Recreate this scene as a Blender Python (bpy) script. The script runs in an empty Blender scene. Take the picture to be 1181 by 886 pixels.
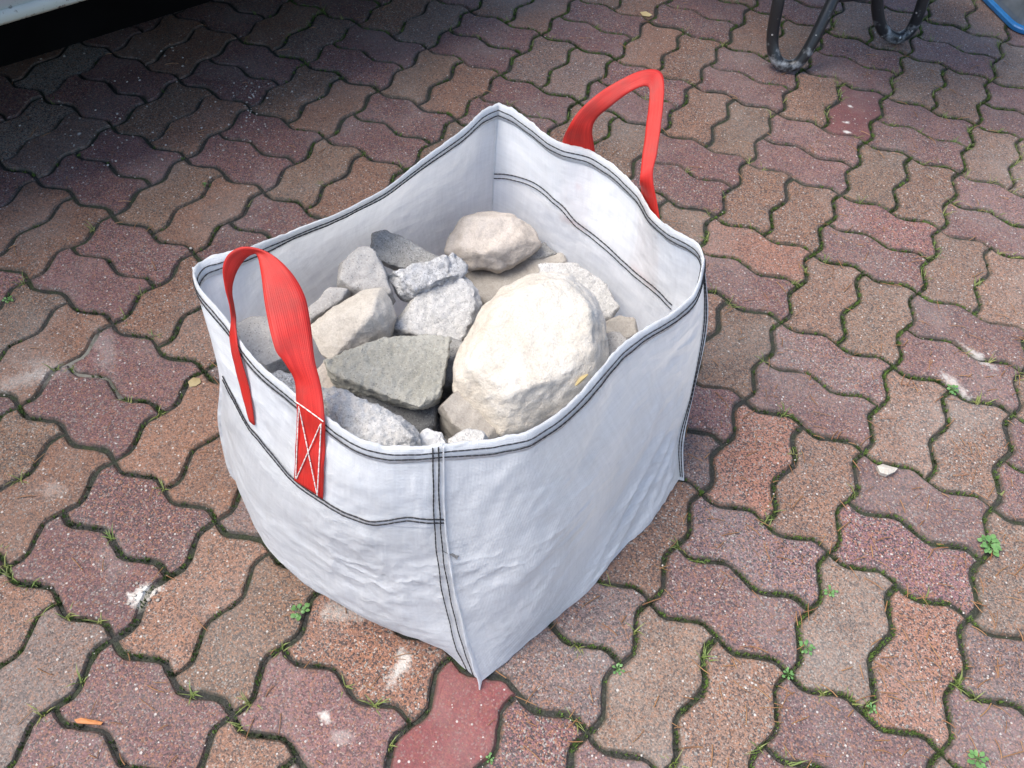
import bpy, bmesh, math, random
from math import radians, sin, cos, pi
from mathutils import Vector, Matrix, noise
random.seed(7)
SC = bpy.context.scene
COL = SC.collection
V3 = Vector

# ------------------------------------------------------------------ camera, sky, sun, exposure
CAM = V3((0.00862, -1.23549, 1.22458))
RIGHT = V3((0.87527, 0.48215, 0.03782)).normalized()
DOWN = V3((0.40659, -0.69124, -0.59739)).normalized()
FWD = V3((-0.26189, 0.53826, -0.80106)).normalized()
FPX, CX, CY = 946.708, 590.5, 443.0
cam = bpy.data.cameras.new('camera')
cam.sensor_fit = 'HORIZONTAL'; cam.sensor_width = 36.0; cam.lens = 36.0 * FPX / 1181.0
cam.clip_start = 0.02; cam.clip_end = 400
cam_o = bpy.data.objects.new('camera', cam); COL.objects.link(cam_o)
m = Matrix((RIGHT, -DOWN, -FWD)).transposed().to_4x4(); m.translation = CAM
cam_o.matrix_world = m
SC.camera = cam_o

SUN_DIR = V3((-0.38, -0.27, 0.885)).normalized()          # towards the sun
world = bpy.data.worlds.new('World'); SC.world = world; world.use_nodes = True
wn = world.node_tree
sky = wn.nodes.new('ShaderNodeTexSky'); sky.sky_type = 'NISHITA'; sky.sun_disc = False
sky.sun_elevation = math.asin(SUN_DIR.z); sky.sun_rotation = math.atan2(SUN_DIR.x, SUN_DIR.y)
sky.air_density = 1.0; sky.dust_density = 2.0; sky.ozone_density = 1.0
bg = wn.nodes['Background']; bg.inputs['Strength'].default_value = 0.14
wn.links.new(sky.outputs[0], bg.inputs[0])
sun = bpy.data.lights.new('sun', 'SUN'); sun.energy = 2.2; sun.angle = radians(42); sun.color = (1.0, 0.95, 0.88)
sun_o = bpy.data.objects.new('sun', sun); COL.objects.link(sun_o)
sun_o.rotation_euler = SUN_DIR.to_track_quat('Z', 'Y').to_euler(); sun_o.location = (-2, -3, 6)
SC.view_settings.view_transform = 'Standard'; SC.view_settings.look = 'None'
SC.view_settings.exposure = 1.08; SC.view_settings.gamma = 1.0; SC.view_settings.use_curve_mapping = False
SC.render.engine = 'CYCLES'
SC.cycles.max_bounces = 8; SC.cycles.use_denoising = True

# ------------------------------------------------------------------ helpers
def ray(px, py):
    return RIGHT * ((px - CX) / FPX) + DOWN * ((py - CY) / FPX) + FWD
def pix(px, py, z=0.0):
    d = ray(px, py); return CAM + d * ((z - CAM.z) / d.z)
def pix_plane(px, py, c, n):
    d = ray(px, py); return CAM + d * ((c - CAM).dot(n) / d.dot(n))
def proj(p):
    q = p - CAM; w = q.dot(FWD)
    return CX + FPX * q.dot(RIGHT) / w, CY + FPX * q.dot(DOWN) / w
def tag(o, label=None, cat=None, group=None, kind=None):
    if label: o['label'] = label
    if cat: o['category'] = cat
    if group: o['group'] = group
    if kind: o['kind'] = kind
    return o
def mesh_obj(name, verts, faces, mat, parent=None, smooth=False, uvs=None):
    me = bpy.data.meshes.new(name); me.from_pydata([tuple(v) for v in verts], [], faces); me.update()
    if uvs:
        ul = me.uv_layers.new(name='UVMap')
        for l in me.loops: ul.data[l.index].uv = uvs[l.vertex_index]
    if smooth:
        for p in me.polygons: p.use_smooth = True
    me.materials.append(mat)
    o = bpy.data.objects.new(name, me); COL.objects.link(o)
    if parent: o.parent = parent
    return o
def empty(name, loc=(0, 0, 0)):
    o = bpy.data.objects.new(name, None); COL.objects.link(o); o.location = loc; o.empty_display_size = .1
    return o
def keep(o, parent):            # parent while the mesh stays where its world coordinates put it
    o.parent = parent
    o.matrix_parent_inverse = Matrix.Translation(-V3(parent.location)) if parent.location.length else Matrix()
    return o
def cr(pts, t):                 # Catmull-Rom through points, t in 0..1
    n = len(pts) - 1; x = min(max(t, 0), 1) * n; i = min(int(x), n - 1); f = x - i
    p1, p2 = pts[i], pts[i + 1]
    p0 = pts[i - 1] if i > 0 else p1 * 2 - p2
    p3 = pts[i + 2] if i + 2 <= n else p2 * 2 - p1
    return 0.5 * ((2 * p1) + (p2 - p0) * f + (2 * p0 - 5 * p1 + 4 * p2 - p3) * f * f + (3 * p1 - p0 - 3 * p2 + p3) * f ** 3)
def tube_geo(path, r, seg=6, verts=None, faces=None, caps=True, closed=False):
    if verts is None: verts, faces = [], []
    n = len(path); b = len(verts); up = None
    for i, p in enumerate(path):
        if closed: t = path[(i + 1) % n] - path[i - 1]
        else: t = path[min(i + 1, n - 1)] - path[max(i - 1, 0)]
        t.normalize()
        if up is None: up = t.orthogonal().normalized()
        up = (up - t * up.dot(t)).normalized(); s = t.cross(up)
        rr = r[i] if isinstance(r, (list, tuple)) else r
        for k in range(seg):
            a = 2 * pi * k / seg; verts.append(p + up * (cos(a) * rr) + s * (sin(a) * rr))
    for i in range(n if closed else n - 1):
        for k in range(seg):
            a, c = b + i * seg, b + ((i + 1) % n) * seg
            faces.append((a + k, a + (k + 1) % seg, c + (k + 1) % seg, c + k))
    if caps and not closed:
        faces.append(tuple(range(b + seg - 1, b - 1, -1))); faces.append(tuple(range(b + (n - 1) * seg, b + n * seg)))
    return verts, faces
def grid_faces(nu, nv, off=0):
    return [(off + i * nv + j, off + (i + 1) * nv + j, off + (i + 1) * nv + j + 1, off + i * nv + j + 1) for i in range(nu - 1) for j in range(nv - 1)]
def fbm(p, o=4): return noise.fractal(p, 1.0, 2.0, o)

# ---- materials
def new_mat(name):
    mt = bpy.data.materials.new(name); mt.use_nodes = True
    nt = mt.node_tree; return mt, nt, nt.nodes['Principled BSDF'], nt.nodes['Material Output']
class NB:                        # small node builder
    def __init__(s, nt): s.nt = nt
    def n(s, t, **kw):
        nd = s.nt.nodes.new(t)
        for k, v in kw.items(): setattr(nd, k, v)
        return nd
    def set(s, nd, key, val):
        if val is None: return
        if hasattr(val, 'is_output') or isinstance(val, bpy.types.NodeSocket): s.nt.links.new(val, nd.inputs[key])
        else: nd.inputs[key].default_value = val
    def noise(s, vec, scale, detail=4, rough=.55, dist=0.0):
        nd = s.n('ShaderNodeTexNoise'); s.set(nd, 'Vector', vec); s.set(nd, 'Scale', scale); s.set(nd, 'Detail', detail); s.set(nd, 'Roughness', rough); s.set(nd, 'Distortion', dist)
        return nd
    def voro(s, vec, scale, feature='F1', rnd=1.0):
        nd = s.n('ShaderNodeTexVoronoi', feature=feature); s.set(nd, 'Vector', vec); s.set(nd, 'Scale', scale); s.set(nd, 'Randomness', rnd); return nd
    def ramp(s, fac, stops, interp='LINEAR'):
        nd = s.n('ShaderNodeValToRGB'); s.set(nd, 'Fac', fac); r = nd.color_ramp; r.interpolation = interp
        while len(r.elements) < len(stops): r.elements.new(0.5)
        for e, (p, c) in zip(r.elements, stops):
            e.position = p; e.color = (c, c, c, 1) if isinstance(c, (int, float)) else (*c, 1)
        return nd.outputs['Color']
    def mix(s, fac, a, b, mode='MIX'):
        nd = s.n('ShaderNodeMix', data_type='RGBA', blend_type=mode)
        s.set(nd, 0, fac); s.set(nd, 6, (*a, 1) if isinstance(a, tuple) and len(a) == 3 else a); s.set(nd, 7, (*b, 1) if isinstance(b, tuple) and len(b) == 3 else b)
        return nd.outputs[2]
    def math(s, op, a, b=None, clamp=False):
        nd = s.n('ShaderNodeMath', operation=op, use_clamp=clamp); s.set(nd, 0, a)
        if b is not None: s.set(nd, 1, b)
        return nd.outputs[0]
    def bump(s, h, strength, dist, normal=None):
        nd = s.n('ShaderNodeBump'); s.set(nd, 'Height', h); s.set(nd, 'Strength', strength); s.set(nd, 'Distance', dist)
        if normal is not None: s.set(nd, 'Normal', normal)
        return nd.outputs[0]
def simple_mat(name, c, rough=.6, metal=0, c2=None, scale=20, bump=0, bd=.001):
    mt, nt, b, out = new_mat(name); N = NB(nt)
    pos = N.n('ShaderNodeNewGeometry').outputs['Position']
    nz = N.noise(pos, scale, 5)
    c2 = c2 or tuple(x * .7 for x in c)
    nt.links.new(N.mix(N.ramp(nz.outputs[0], [(.35, 0), (.65, 1)]), c, c2), b.inputs['Base Color'])
    b.inputs['Roughness'].default_value = rough; b.inputs['Metallic'].default_value = metal
    if bump: nt.links.new(N.bump(nz.outputs[0], bump, bd), b.inputs['Normal'])
    return mt

S = 0.225                        # module of the paving: one square cell holds two pavers
# chalk, mortar and paint spots on the paving: (px, py, length m, width m, angle, strength)
SPOTS = [(168, 682, .030, .016, 55, 1.), (160, 690, .018, .016, 0, .8), (462, 768, .038, .015, 100, .62), (400, 705, .05, .024, 35, .35), (376, 826, .012, .009, 0, .7),
         (395, 850, .02, .014, 30, .22), (981, 122, .008, .006, 0, 1.), (976, 141, .014, .008, 20, 1.), (977, 152, .014, .006, 20, .9), (20, 440, .06, .03, 50, .26), (120, 400, .09, .03, -35, .15),
         (55, 425, .07, .03, 20, .2), (1100, 443, .05, .014, -30, .5), (1128, 412, .05, .012, -25, .5), (92, 155, .006, .006, 0, 1.), (60, 565, .03, .02, 10, .18), (130, 640, .07, .04, -30, .08)]
def paver_mat(name, use_object):
    mt, nt, b, out = new_mat(name); N = NB(nt)
    pos = N.n('ShaderNodeNewGeometry').outputs['Position']
    if use_object:
        oi = N.n('ShaderNodeObjectInfo'); tint = oi.outputs['Color']; alpha = oi.outputs['Alpha']
    else:
        at = N.n('ShaderNodeAttribute', attribute_name='tint'); tint = at.outputs['Color']; alpha = at.outputs['Alpha']
    edge = N.n('ShaderNodeAttribute', attribute_name='edge').outputs['Fac']
    g1 = N.voro(pos, 400); g2 = N.voro(pos, 640)
    sep = N.n('ShaderNodeSeparateColor'); nt.links.new(g1.outputs['Color'], sep.inputs[0])
    sep2 = N.n('ShaderNodeSeparateColor'); nt.links.new(g2.outputs['Color'], sep2.inputs[0])
    big = N.noise(pos, 17, 5, .6).outputs[0]
    fine = N.noise(pos, 210, 3, .6).outputs[0]
    col = N.mix(N.ramp(big, [(.3, 0), (.72, 1)]), N.mix(.5, tint, N.mix(1.0, tint, (.72, .74, .78), 'MULTIPLY')), N.mix(1.0, tint, (1.22, 1.14, 1.08), 'MULTIPLY'))
    # exposed grains: dark, ochre, pale
    gdark = N.math('MULTIPLY', N.ramp(sep.outputs[0], [(.64, 0), (.67, 1)], 'LINEAR'), alpha)
    col = N.mix(N.math('MULTIPLY', gdark, .80), col, (.030, .028, .030))
    gor = N.math('MULTIPLY', N.ramp(sep.outputs[1], [(.74, 0), (.77, 1)]), alpha)
    col = N.mix(N.math('MULTIPLY', gor, .55), col, (.33, .15, .075))
    gpale = N.math('MULTIPLY', N.ramp(sep.outputs[2], [(.885, 0), (.905, 1)]), alpha)
    col = N.mix(N.math('MULTIPLY', gpale, .60), col, (.32, .31, .275))
    f2 = N.ramp(sep2.outputs[0], [(.0, .48), (1, 1.5)])
    col = N.mix(N.math('MULTIPLY', alpha, .9), col, N.mix(1.0, col, f2, 'MULTIPLY'))
    # sparse white quartz grains
    w1 = N.voro(pos, 165); sw = N.n('ShaderNodeSeparateColor'); nt.links.new(w1.outputs['Color'], sw.inputs[0])
    wm = N.math('MULTIPLY', N.math('LESS_THAN', w1.outputs['Distance'], N.math('MULTIPLY', sw.outputs[1], .34)), N.math('GREATER_THAN', sw.outputs[0], .86))
    col = N.mix(N.math('MULTIPLY', wm, .75), col, (.56, .53, .48))
    # grey film of mortar dust, uneven
    film = N.ramp(N.noise(pos, 4.2, 6, .62).outputs[0], [(.48, 0), (.74, .38)])
    col = N.mix(film, col, (.26, .245, .225))
    # moss and dirt creeping over the arris
    em = N.math('MULTIPLY', edge, N.ramp(N.noise(pos, 60, 4, .6).outputs[0], [(.35, .25), (.62, 1)]))
    col = N.mix(em, col, (.045, .046, .032))
    nz = N.noise(pos, 130, 5, .65).outputs[0]; nz2 = N.noise(pos, 34, 3, .6).outputs[0]
    for (px, py, L, W, ang, st) in SPOTS:
        c = pix(px, py); mp = N.n('ShaderNodeMapping', vector_type='TEXTURE')
        N.set(mp, 'Vector', pos); mp.inputs['Location'].default_value = c; mp.inputs['Rotation'].default_value = (0, 0, radians(ang)); mp.inputs['Scale'].default_value = (L, W, .05)
        ln = N.n('ShaderNodeVectorMath', operation='LENGTH'); nt.links.new(mp.outputs[0], ln.inputs[0])
        d = N.math('ADD', ln.outputs['Value'], N.math('ADD', N.math('MULTIPLY', N.math('SUBTRACT', nz, .5), 1.9), N.math('MULTIPLY', N.math('SUBTRACT', nz2, .5), 1.6)))
        mk = N.ramp(d, [(.25, st), (.95, 0)])
        col = N.mix(mk, col, (.66, .63, .57))
    nt.links.new(col, b.inputs['Base Color'])
    nt.links.new(N.ramp(big, [(.3, .62), (.7, .85)]), b.inputs['Roughness'])
    h = N.math('ADD', N.math('MULTIPLY', g1.outputs['Distance'], N.math('MULTIPLY', alpha, -.9)), N.math('ADD', N.math('MULTIPLY', fine, .8), N.math('MULTIPLY', big, 2.0)))
    nt.links.new(N.bump(h, .55, .0016), b.inputs['Normal'])
    return mt
M = {}
M['paver'] = paver_mat('paver_concrete', True); M['paver_far'] = paver_mat('paver_concrete_field', False)
def soil_mat():
    mt, nt, b, out = new_mat('joint_soil'); N = NB(nt); pos = N.n('ShaderNodeNewGeometry').outputs['Position']
    a = N.noise(pos, 300, 4, .7).outputs[0]; g = N.noise(pos, 5.5, 5, .6).outputs[0]; g2 = N.noise(pos, 40, 4, .6).outputs[0]
    col = N.ramp(a, [(.3, (.016, .016, .014)), (.55, (.042, .041, .035)), (.75, (.12, .115, .10))])
    moss = N.ramp(a, [(.3, (.018, .026, .010)), (.7, (.055, .075, .026))])
    col = N.mix(N.math('MULTIPLY', N.ramp(g, [(.42, 0), (.6, .9)]), N.ramp(g2, [(.38, 0), (.58, 1)])), col, moss)
    for (px, py, L, W, ang, st) in ((95, 425, .16, .07, -30, .75), (165, 690, .035, .02, 50, 1.)):
        mp = N.n('ShaderNodeMapping', vector_type='TEXTURE'); N.set(mp, 'Vector', pos); mp.inputs['Location'].default_value = pix(px, py); mp.inputs['Rotation'].default_value = (0, 0, radians(ang)); mp.inputs['Scale'].default_value = (L, W, .05)
        ln = N.n('ShaderNodeVectorMath', operation='LENGTH'); nt.links.new(mp.outputs[0], ln.inputs[0])
        col = N.mix(N.ramp(N.math('ADD', ln.outputs['Value'], N.math('MULTIPLY', N.math('SUBTRACT', g2, .5), 1.5)), [(.4, st), (1.0, 0)]), col, (.34, .32, .27))
    nt.links.new(col, b.inputs['Base Color']); b.inputs['Roughness'].default_value = .95
    nt.links.new(N.bump(a, .9, .004), b.inputs['Normal']); return mt
M['soil'] = soil_mat()
def fabric_mat(name='woven_white_fabric', bs=.62, tl=.5, ck=1.0):
    mt, nt, b, out = new_mat(name); N = NB(nt)
    uv = N.n('ShaderNodeTexCoord').outputs['UV']; pos = N.n('ShaderNodeNewGeometry').outputs['Position']
    sepu = N.n('ShaderNodeSeparateXYZ'); nt.links.new(uv, sepu.inputs[0])
    w = []
    for ax in ('X', 'Y'):
        w.append(N.math('ABSOLUTE', N.math('SINE', N.math('MULTIPLY', sepu.outputs[ax], pi / .0021))))
    weave = N.math('MULTIPLY', w[0], w[1])
    mp = N.n('ShaderNodeMapping'); nt.links.new(uv, mp.inputs[0]); mp.inputs['Rotation'].default_value = (0, 0, radians(25)); mp.inputs['Scale'].default_value = (9, 15, 1)
    crease = N.noise(mp.outputs[0], 1.3, 6, .56, .5).outputs[0]
    mp2 = N.n('ShaderNodeMapping'); nt.links.new(uv, mp2.inputs[0]); mp2.inputs['Scale'].default_value = (14, 170, 1)
    tape = N.noise(mp2.outputs[0], 1.0, 3, .6).outputs[0]
    mp3 = N.n('ShaderNodeMapping'); nt.links.new(uv, mp3.inputs[0]); mp3.inputs['Scale'].default_value = (170, 14, 1)
    tape2 = N.noise(mp3.outputs[0], 1.0, 3, .6).outputs[0]
    dirt = N.noise(pos, 7, 6, .62).outputs[0]
    wob = N.n('ShaderNodeVectorMath', operation='ADD'); nt.links.new(uv, wob.inputs[0]); nv_ = N.noise(uv, 14, 3, .6); sc_ = N.n('ShaderNodeVectorMath', operation='SCALE'); nt.links.new(nv_.outputs['Color'], sc_.inputs[0]); sc_.inputs['Scale'].default_value = .05; nt.links.new(sc_.outputs[0], wob.inputs[1])
    mp4 = N.n('ShaderNodeMapping'); nt.links.new(wob.outputs[0], mp4.inputs[0]); mp4.inputs['Rotation'].default_value = (0, 0, radians(-32)); mp4.inputs['Scale'].default_value = (1, 2.1, 1)
    cr1 = N.voro(mp4.outputs[0], 17).outputs['Distance']; cr2 = N.voro(mp4.outputs[0], 44).outputs['Distance']
    patch = N.ramp(N.noise(uv, 6, 3, .5).outputs[0], [(.46, .06), (.68, 1)])
    crk = N.math('MULTIPLY', N.math('ADD', N.math('MULTIPLY', cr1, 6.5 * ck), N.math('MULTIPLY', cr2, 1.1 * ck)), patch)
    col = N.mix(N.ramp(dirt, [(.46, 0), (.75, .55)]), (.92, .925, .93), (.78, .775, .76))
    tp = N.ramp(N.math('MULTIPLY', N.math('ADD', tape, tape2), .5), [(.35, .93), (.65, 1.03)])
    col = N.mix(1.0, col, tp, 'MULTIPLY')
    dust = N.ramp(N.noise(pos, 38, 5, .7).outputs[0], [(.62, 0), (.8, .3)])
    col = N.mix(dust, col, (.55, .53, .50))
    nt.links.new(col, b.inputs['Base Color']); b.inputs['Roughness'].default_value = .42
    b.inputs['Specular IOR Level'].default_value = .45
    h = N.math('ADD', N.math('MULTIPLY', weave, .20), N.math('ADD', N.math('ADD', crk, N.math('MULTIPLY', crease, 2.4)), N.math('MULTIPLY', N.math('ADD', tape, tape2), .35)))
    bm = N.bump(h, bs, .0026); nt.links.new(bm, b.inputs['Normal'])
    tr = N.n('ShaderNodeBsdfTranslucent'); nt.links.new(col, tr.inputs['Color']); nt.links.new(bm, tr.inputs['Normal'])
    mx = N.n('ShaderNodeMixShader'); mx.inputs[0].default_value = tl
    nt.links.new(b.outputs[0], mx.inputs[1]); nt.links.new(tr.outputs[0], mx.inputs[2]); nt.links.new(mx.outputs[0], out.inputs[0])
    return mt
M['fabric'] = fabric_mat(); M['fabric_smooth'] = fabric_mat('woven_white_fabric_taut', .42, .42, .25)
def strap_mat():
    mt, nt, b, out = new_mat('red_webbing'); N = NB(nt); uv = N.n('ShaderNodeTexCoord').outputs['UV']
    pos = N.n('ShaderNodeNewGeometry').outputs['Position']
    su = N.n('ShaderNodeSeparateXYZ'); nt.links.new(uv, su.inputs[0])
    rib = N.math('SINE', N.math('MULTIPLY', su.outputs['X'], 2 * pi / .0026))
    rib2 = N.math('SINE', N.math('MULTIPLY', su.outputs['Y'], 2 * pi / .0022))
    h = N.math('ADD', rib, N.math('MULTIPLY', rib2, .4))
    mp = N.n('ShaderNodeMapping'); nt.links.new(uv, mp.inputs[0]); mp.inputs['Scale'].default_value = (420, 16, 1)
    st = N.noise(mp.outputs[0], 1.0, 4, .6).outputs[0]
    d = N.noise(pos, 30, 5, .6).outputs[0]
    col = N.mix(N.ramp(st, [(.35, 0), (.7, 1)]), (.48, .010, .006), (.64, .026, .016))
    col = N.mix(N.ramp(d, [(.44, 0), (.72, .65)]), col, (.33, .035, .026))
    nt.links.new(col, b.inputs['Base Color']); b.inputs['Roughness'].default_value = .55
    nt.links.new(N.bump(h, .28, .0005), b.inputs['Normal'])
    tr = N.n('ShaderNodeBsdfTranslucent'); nt.links.new(col, tr.inputs['Color'])
    mx = N.n('ShaderNodeMixShader'); mx.inputs[0].default_value = .08
    nt.links.new(b.outputs[0], mx.inputs[1]); nt.links.new(tr.outputs[0], mx.inputs[2]); nt.links.new(mx.outputs[0], out.inputs[0])
    return mt
M['strap'] = strap_mat()
M['thread'] = simple_mat('black_thread', (.018, .018, .022), .7, scale=300)
M['white_thread'] = simple_mat('white_thread', (.8, .76, .70), .7, scale=300)
M['grey_thread'] = simple_mat('grey_thread', (.30, .30, .31), .7, scale=300)
def stone_mat(name, ca, cb, cc, speck=.0, speckc=(.08, .08, .08), bump=.6, sc=1.0, pits=.0):
    mt, nt, b, out = new_mat(name); N = NB(nt); pos = N.n('ShaderNodeTexCoord').outputs['Object']
    a = N.noise(pos, 11 * sc, 7, .62, .4).outputs[0]; f = N.noise(pos, 120 * sc, 7, .72).outputs[0]; g = N.noise(pos, 420, 3, .6).outputs[0]
    col = N.ramp(N.math('ADD', N.math('MULTIPLY', a, .65), N.math('MULTIPLY', f, .35)), [(.34, cb), (.5, ca), (.66, cc)])
    col = N.mix(N.ramp(g, [(.3, .35), (.62, 0)]), col, N.mix(1.0, col, (.45, .44, .42), 'MULTIPLY'))
    v = N.voro(pos, 640); sv = N.n('ShaderNodeSeparateColor'); nt.links.new(v.outputs['Color'], sv.inputs[0])
    if speck:
        col = N.mix(N.math('MULTIPLY', N.math('GREATER_THAN', sv.outputs[0], 1 - speck), .55), col, speckc)
        col = N.mix(N.math('MULTIPLY', N.math('GREATER_THAN', sv.outputs[1], 1 - speck), .5), col, cc)
    nt.links.new(col, b.inputs['Base Color']); b.inputs['Roughness'].default_value = .92; b.inputs['Specular IOR Level'].default_value = .25
    h = N.math('ADD', N.math('MULTIPLY', f, 1.4), N.math('ADD', N.math('MULTIPLY', a, 1.2), N.math('MULTIPLY', g, .45)))
    if pits: h = N.math('ADD', h, N.math('MULTIPLY', N.ramp(v.outputs['Distance'], [(0, 0), (.5, 1)]), -pits))
    nt.links.new(N.bump(h, bump, .004), b.inputs['Normal']); return mt
M['lime'] = stone_mat('white_limestone', (.69, .63, .54), (.57, .495, .40), (.78, .74, .675), bump=.8)
M['beige'] = stone_mat('beige_limestone', (.56, .51, .44), (.42, .37, .31), (.68, .63, .565), bump=.6)
M['pinkbeige'] = stone_mat('pinkish_limestone', (.60, .53, .46), (.46, .40, .34), (.70, .63, .57), bump=.6)
M['conc'] = stone_mat('grey_concrete', (.37, .36, .34), (.25, .245, .23), (.51, .50, .475), .10, (.10, .10, .10), .7)
M['dusty'] = stone_mat('dusty_grey_concrete', (.41, .39, .365), (.31, .295, .275), (.51, .49, .46), .05, (.14, .14, .14), .5)
M['olive'] = stone_mat('olive_grey_concrete', (.40, .385, .33), (.29, .28, .235), (.51, .49, .43), .05, (.16, .155, .14), .8)
M['mortar'] = stone_mat('pale_mortar', (.70, .69, .68), (.46, .455, .45), (.84, .84, .83), .14, (.20, .20, .20), .9, 1.0, .8)
M['whiteconc'] = stone_mat('whitish_concrete', (.56, .545, .52), (.40, .39, .37), (.70, .685, .66), .10, (.24, .24, .24), .7)
M['brown'] = stone_mat('brown_stone', (.40, .365, .32), (.29, .26, .23), (.52, .48, .43), bump=.5)
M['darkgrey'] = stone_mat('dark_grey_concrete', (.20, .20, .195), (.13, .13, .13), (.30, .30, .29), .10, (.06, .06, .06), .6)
M['fill'] = stone_mat('rubble_dust', (.26, .25, .24), (.16, .155, .15), (.38, .37, .35), .15, (.08, .08, .08), .9)
M['chalk'] = stone_mat('chalky_white_stone', (.70, .69, .675), (.58, .57, .55), (.80, .79, .78), bump=.5)
M['leaf'] = simple_mat('weed_leaf', (.075, .18, .045), .5, c2=(.13, .26, .075), scale=90)
M['moss'] = simple_mat('moss_green', (.032, .050, .014), .8, c2=(.12, .20, .035), scale=30)
M['grass'] = simple_mat('grass_green', (.11, .17, .035), .6, c2=(.23, .23, .07), scale=9)
M['needle'] = simple_mat('pine_needle', (.22, .095, .04), .6, c2=(.34, .18, .075), scale=30)
M['grit'] = simple_mat('pale_grit', (.55, .51, .45), .8, c2=(.32, .28, .24), scale=60)
M['straw'] = simple_mat('straw_yellow', (.62, .50, .24), .7, c2=(.55, .40, .18), scale=60)
M['dryleaf'] = simple_mat('dry_leaf', (.42, .33, .17), .7, c2=(.30, .22, .10), scale=60)
M['wood'] = simple_mat('orange_wood', (.60, .24, .07), .6, c2=(.42, .15, .05), scale=80)
def tube_mat():
    mt, nt, b, out = new_mat('black_paint_with_cement'); N = NB(nt); pos = N.n('ShaderNodeNewGeometry').outputs['Position']
    a = N.noise(pos, 42, 6, .65).outputs[0]; c = N.noise(pos, 12, 4, .6).outputs[0]
    sz = N.n('ShaderNodeSeparateXYZ'); nt.links.new(pos, sz.inputs[0])
    low = N.ramp(sz.outputs['Z'], [(.03, .14), (.11, 0)])
    mk = N.ramp(N.math('ADD', N.math('ADD', N.math('MULTIPLY', a, .7), N.math('MULTIPLY', c, .3)), low), [(.60, 0), (.74, .75)])
    v = N.voro(pos, 90); sv = N.n('ShaderNodeSeparateColor'); nt.links.new(v.outputs['Color'], sv.inputs[0])
    sp = N.math('MULTIPLY', N.math('LESS_THAN', v.outputs['Distance'], N.math('MULTIPLY', sv.outputs[1], .3)), N.math('GREATER_THAN', sv.outputs[0], .70))
    col = N.mix(mk, (.020, .022, .024), (.40, .42, .43)); col = N.mix(N.math('MULTIPLY', sp, .8), col, (.55, .54, .5))
    nt.links.new(col, b.inputs['Base Color']); nt.links.new(N.ramp(mk, [(0, .32), (1, .85)]), b.inputs['Roughness'])
    nt.links.new(N.bump(mk, .5, .001), b.inputs['Normal']); return mt
M['tube'] = tube_mat()
M['blue'] = simple_mat('blue_plastic', (.02, .17, .42), .4, c2=(.03, .22, .50), scale=40)
M['greyplastic'] = simple_mat('grey_cement_film', (.13, .145, .15), .45, c2=(.26, .28, .29), scale=12, bump=.3)
def van_mat():
    mt, nt, b, out = new_mat('pale_grey_paint'); N = NB(nt); pos = N.n('ShaderNodeNewGeometry').outputs['Position']
    sz = N.n('ShaderNodeSeparateXYZ'); nt.links.new(pos, sz.inputs[0])
    a = N.noise(pos, 55, 5, .65).outputs[0]; g = N.noise(pos, 9, 5, .6).outputs[0]
    col = N.mix(N.ramp(g, [(.4, 0), (.7, .5)]), (.40, .41, .40), (.32, .32, .30))
    low = N.ramp(sz.outputs['Z'], [(.375, 1), (.42, 0)])
    col = N.mix(N.math('MULTIPLY', low, .55), col, (.42, .47, .30))
    rust = N.math('MULTIPLY', N.ramp(a, [(.58, 0), (.62, 1)]), N.ramp(sz.outputs['Z'], [(.38, 1), (.44, 0)]))
    col = N.mix(rust, col, (.06, .04, .03))
    nt.links.new(col, b.inputs['Base Color']); b.inputs['Roughness'].default_value = .4; b.inputs['Coat Weight'].default_value = .2
    return mt
M['van'] = van_mat()
M['rubber'] = simple_mat('black_rubber', (.02, .02, .02), .8, scale=60)
M['under'] = simple_mat('underbody_shade_black', (.006, .006, .006), 1.0, scale=10)  # near black without sheen: deep shade below the vehicle put into the colour
M['under'].node_tree.nodes['Principled BSDF'].inputs['Specular IOR Level'].default_value = .05
M['steel'] = simple_mat('dull_steel', (.35, .35, .36), .45, .6, scale=30)
M['glass'] = simple_mat('dark_window_glass', (.02, .025, .03), .08, scale=3)
M['lamp_red'] = simple_mat('red_lamp_plastic', (.4, .02, .02), .3, scale=10)

# ------------------------------------------------------------------ paving
def bed():
    e = 60.0
    o = mesh_obj('pavement', [(-e, -e, -.0058), (e, -e, -.0058), (e, e, -.0058), (-e, e, -.0058)], [(0, 1, 2, 3)], M['soil'])
    return tag(o, 'red and brown wave-edged block paving with mossy joints', kind='structure')
PAVE = bed()
AMP = .041 * S
def paver_outline(seed, gap=.0028):
    rnd = random.Random(seed); n1 = 20; pts = []
    def w(t): return AMP * (sin(4 * pi * t) - .06 * sin(12 * pi * t))
    for k in range(n1): t = k / n1; pts.append(V3((-S / 2 + S * t, S / 4 - w(t), 0)))
    for k in range(n1 // 2): t = .5 * k / (n1 // 2); pts.append(V3((S / 2 - w(t), S / 4 - S * t, 0)))
    for k in range(n1): t = 1 - k / n1; pts.append(V3((-S / 2 + S * t, -S / 4 - w(t), 0)))
    for k in range(n1 // 2): t = .5 - .5 * k / (n1 // 2); pts.append(V3((-S / 2 - w(t), S / 4 - S * t, 0)))
    ph = rnd.random() * 50
    def inset(g, jit):
        out = []; n = len(pts)
        for i, p in enumerate(pts):
            tg = (pts[(i + 1) % n] - pts[i - 1]).normalized(); nn = V3((tg.y, -tg.x, 0))
            cn = 1.35 if i in (0, n1, n1 + n1 // 2, 2 * n1 + n1 // 2) else 1
            out.append(p + nn * (g * cn + jit * (noise.noise(V3((p.x * 70 + ph, p.y * 70, ph))) + .6 * noise.noise(V3((p.x * 190 + ph, p.y * 190, ph))))))
        return out
    return inset(gap, .0016), inset(gap + .0032, .0022), inset(gap + .0072, .003)
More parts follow.
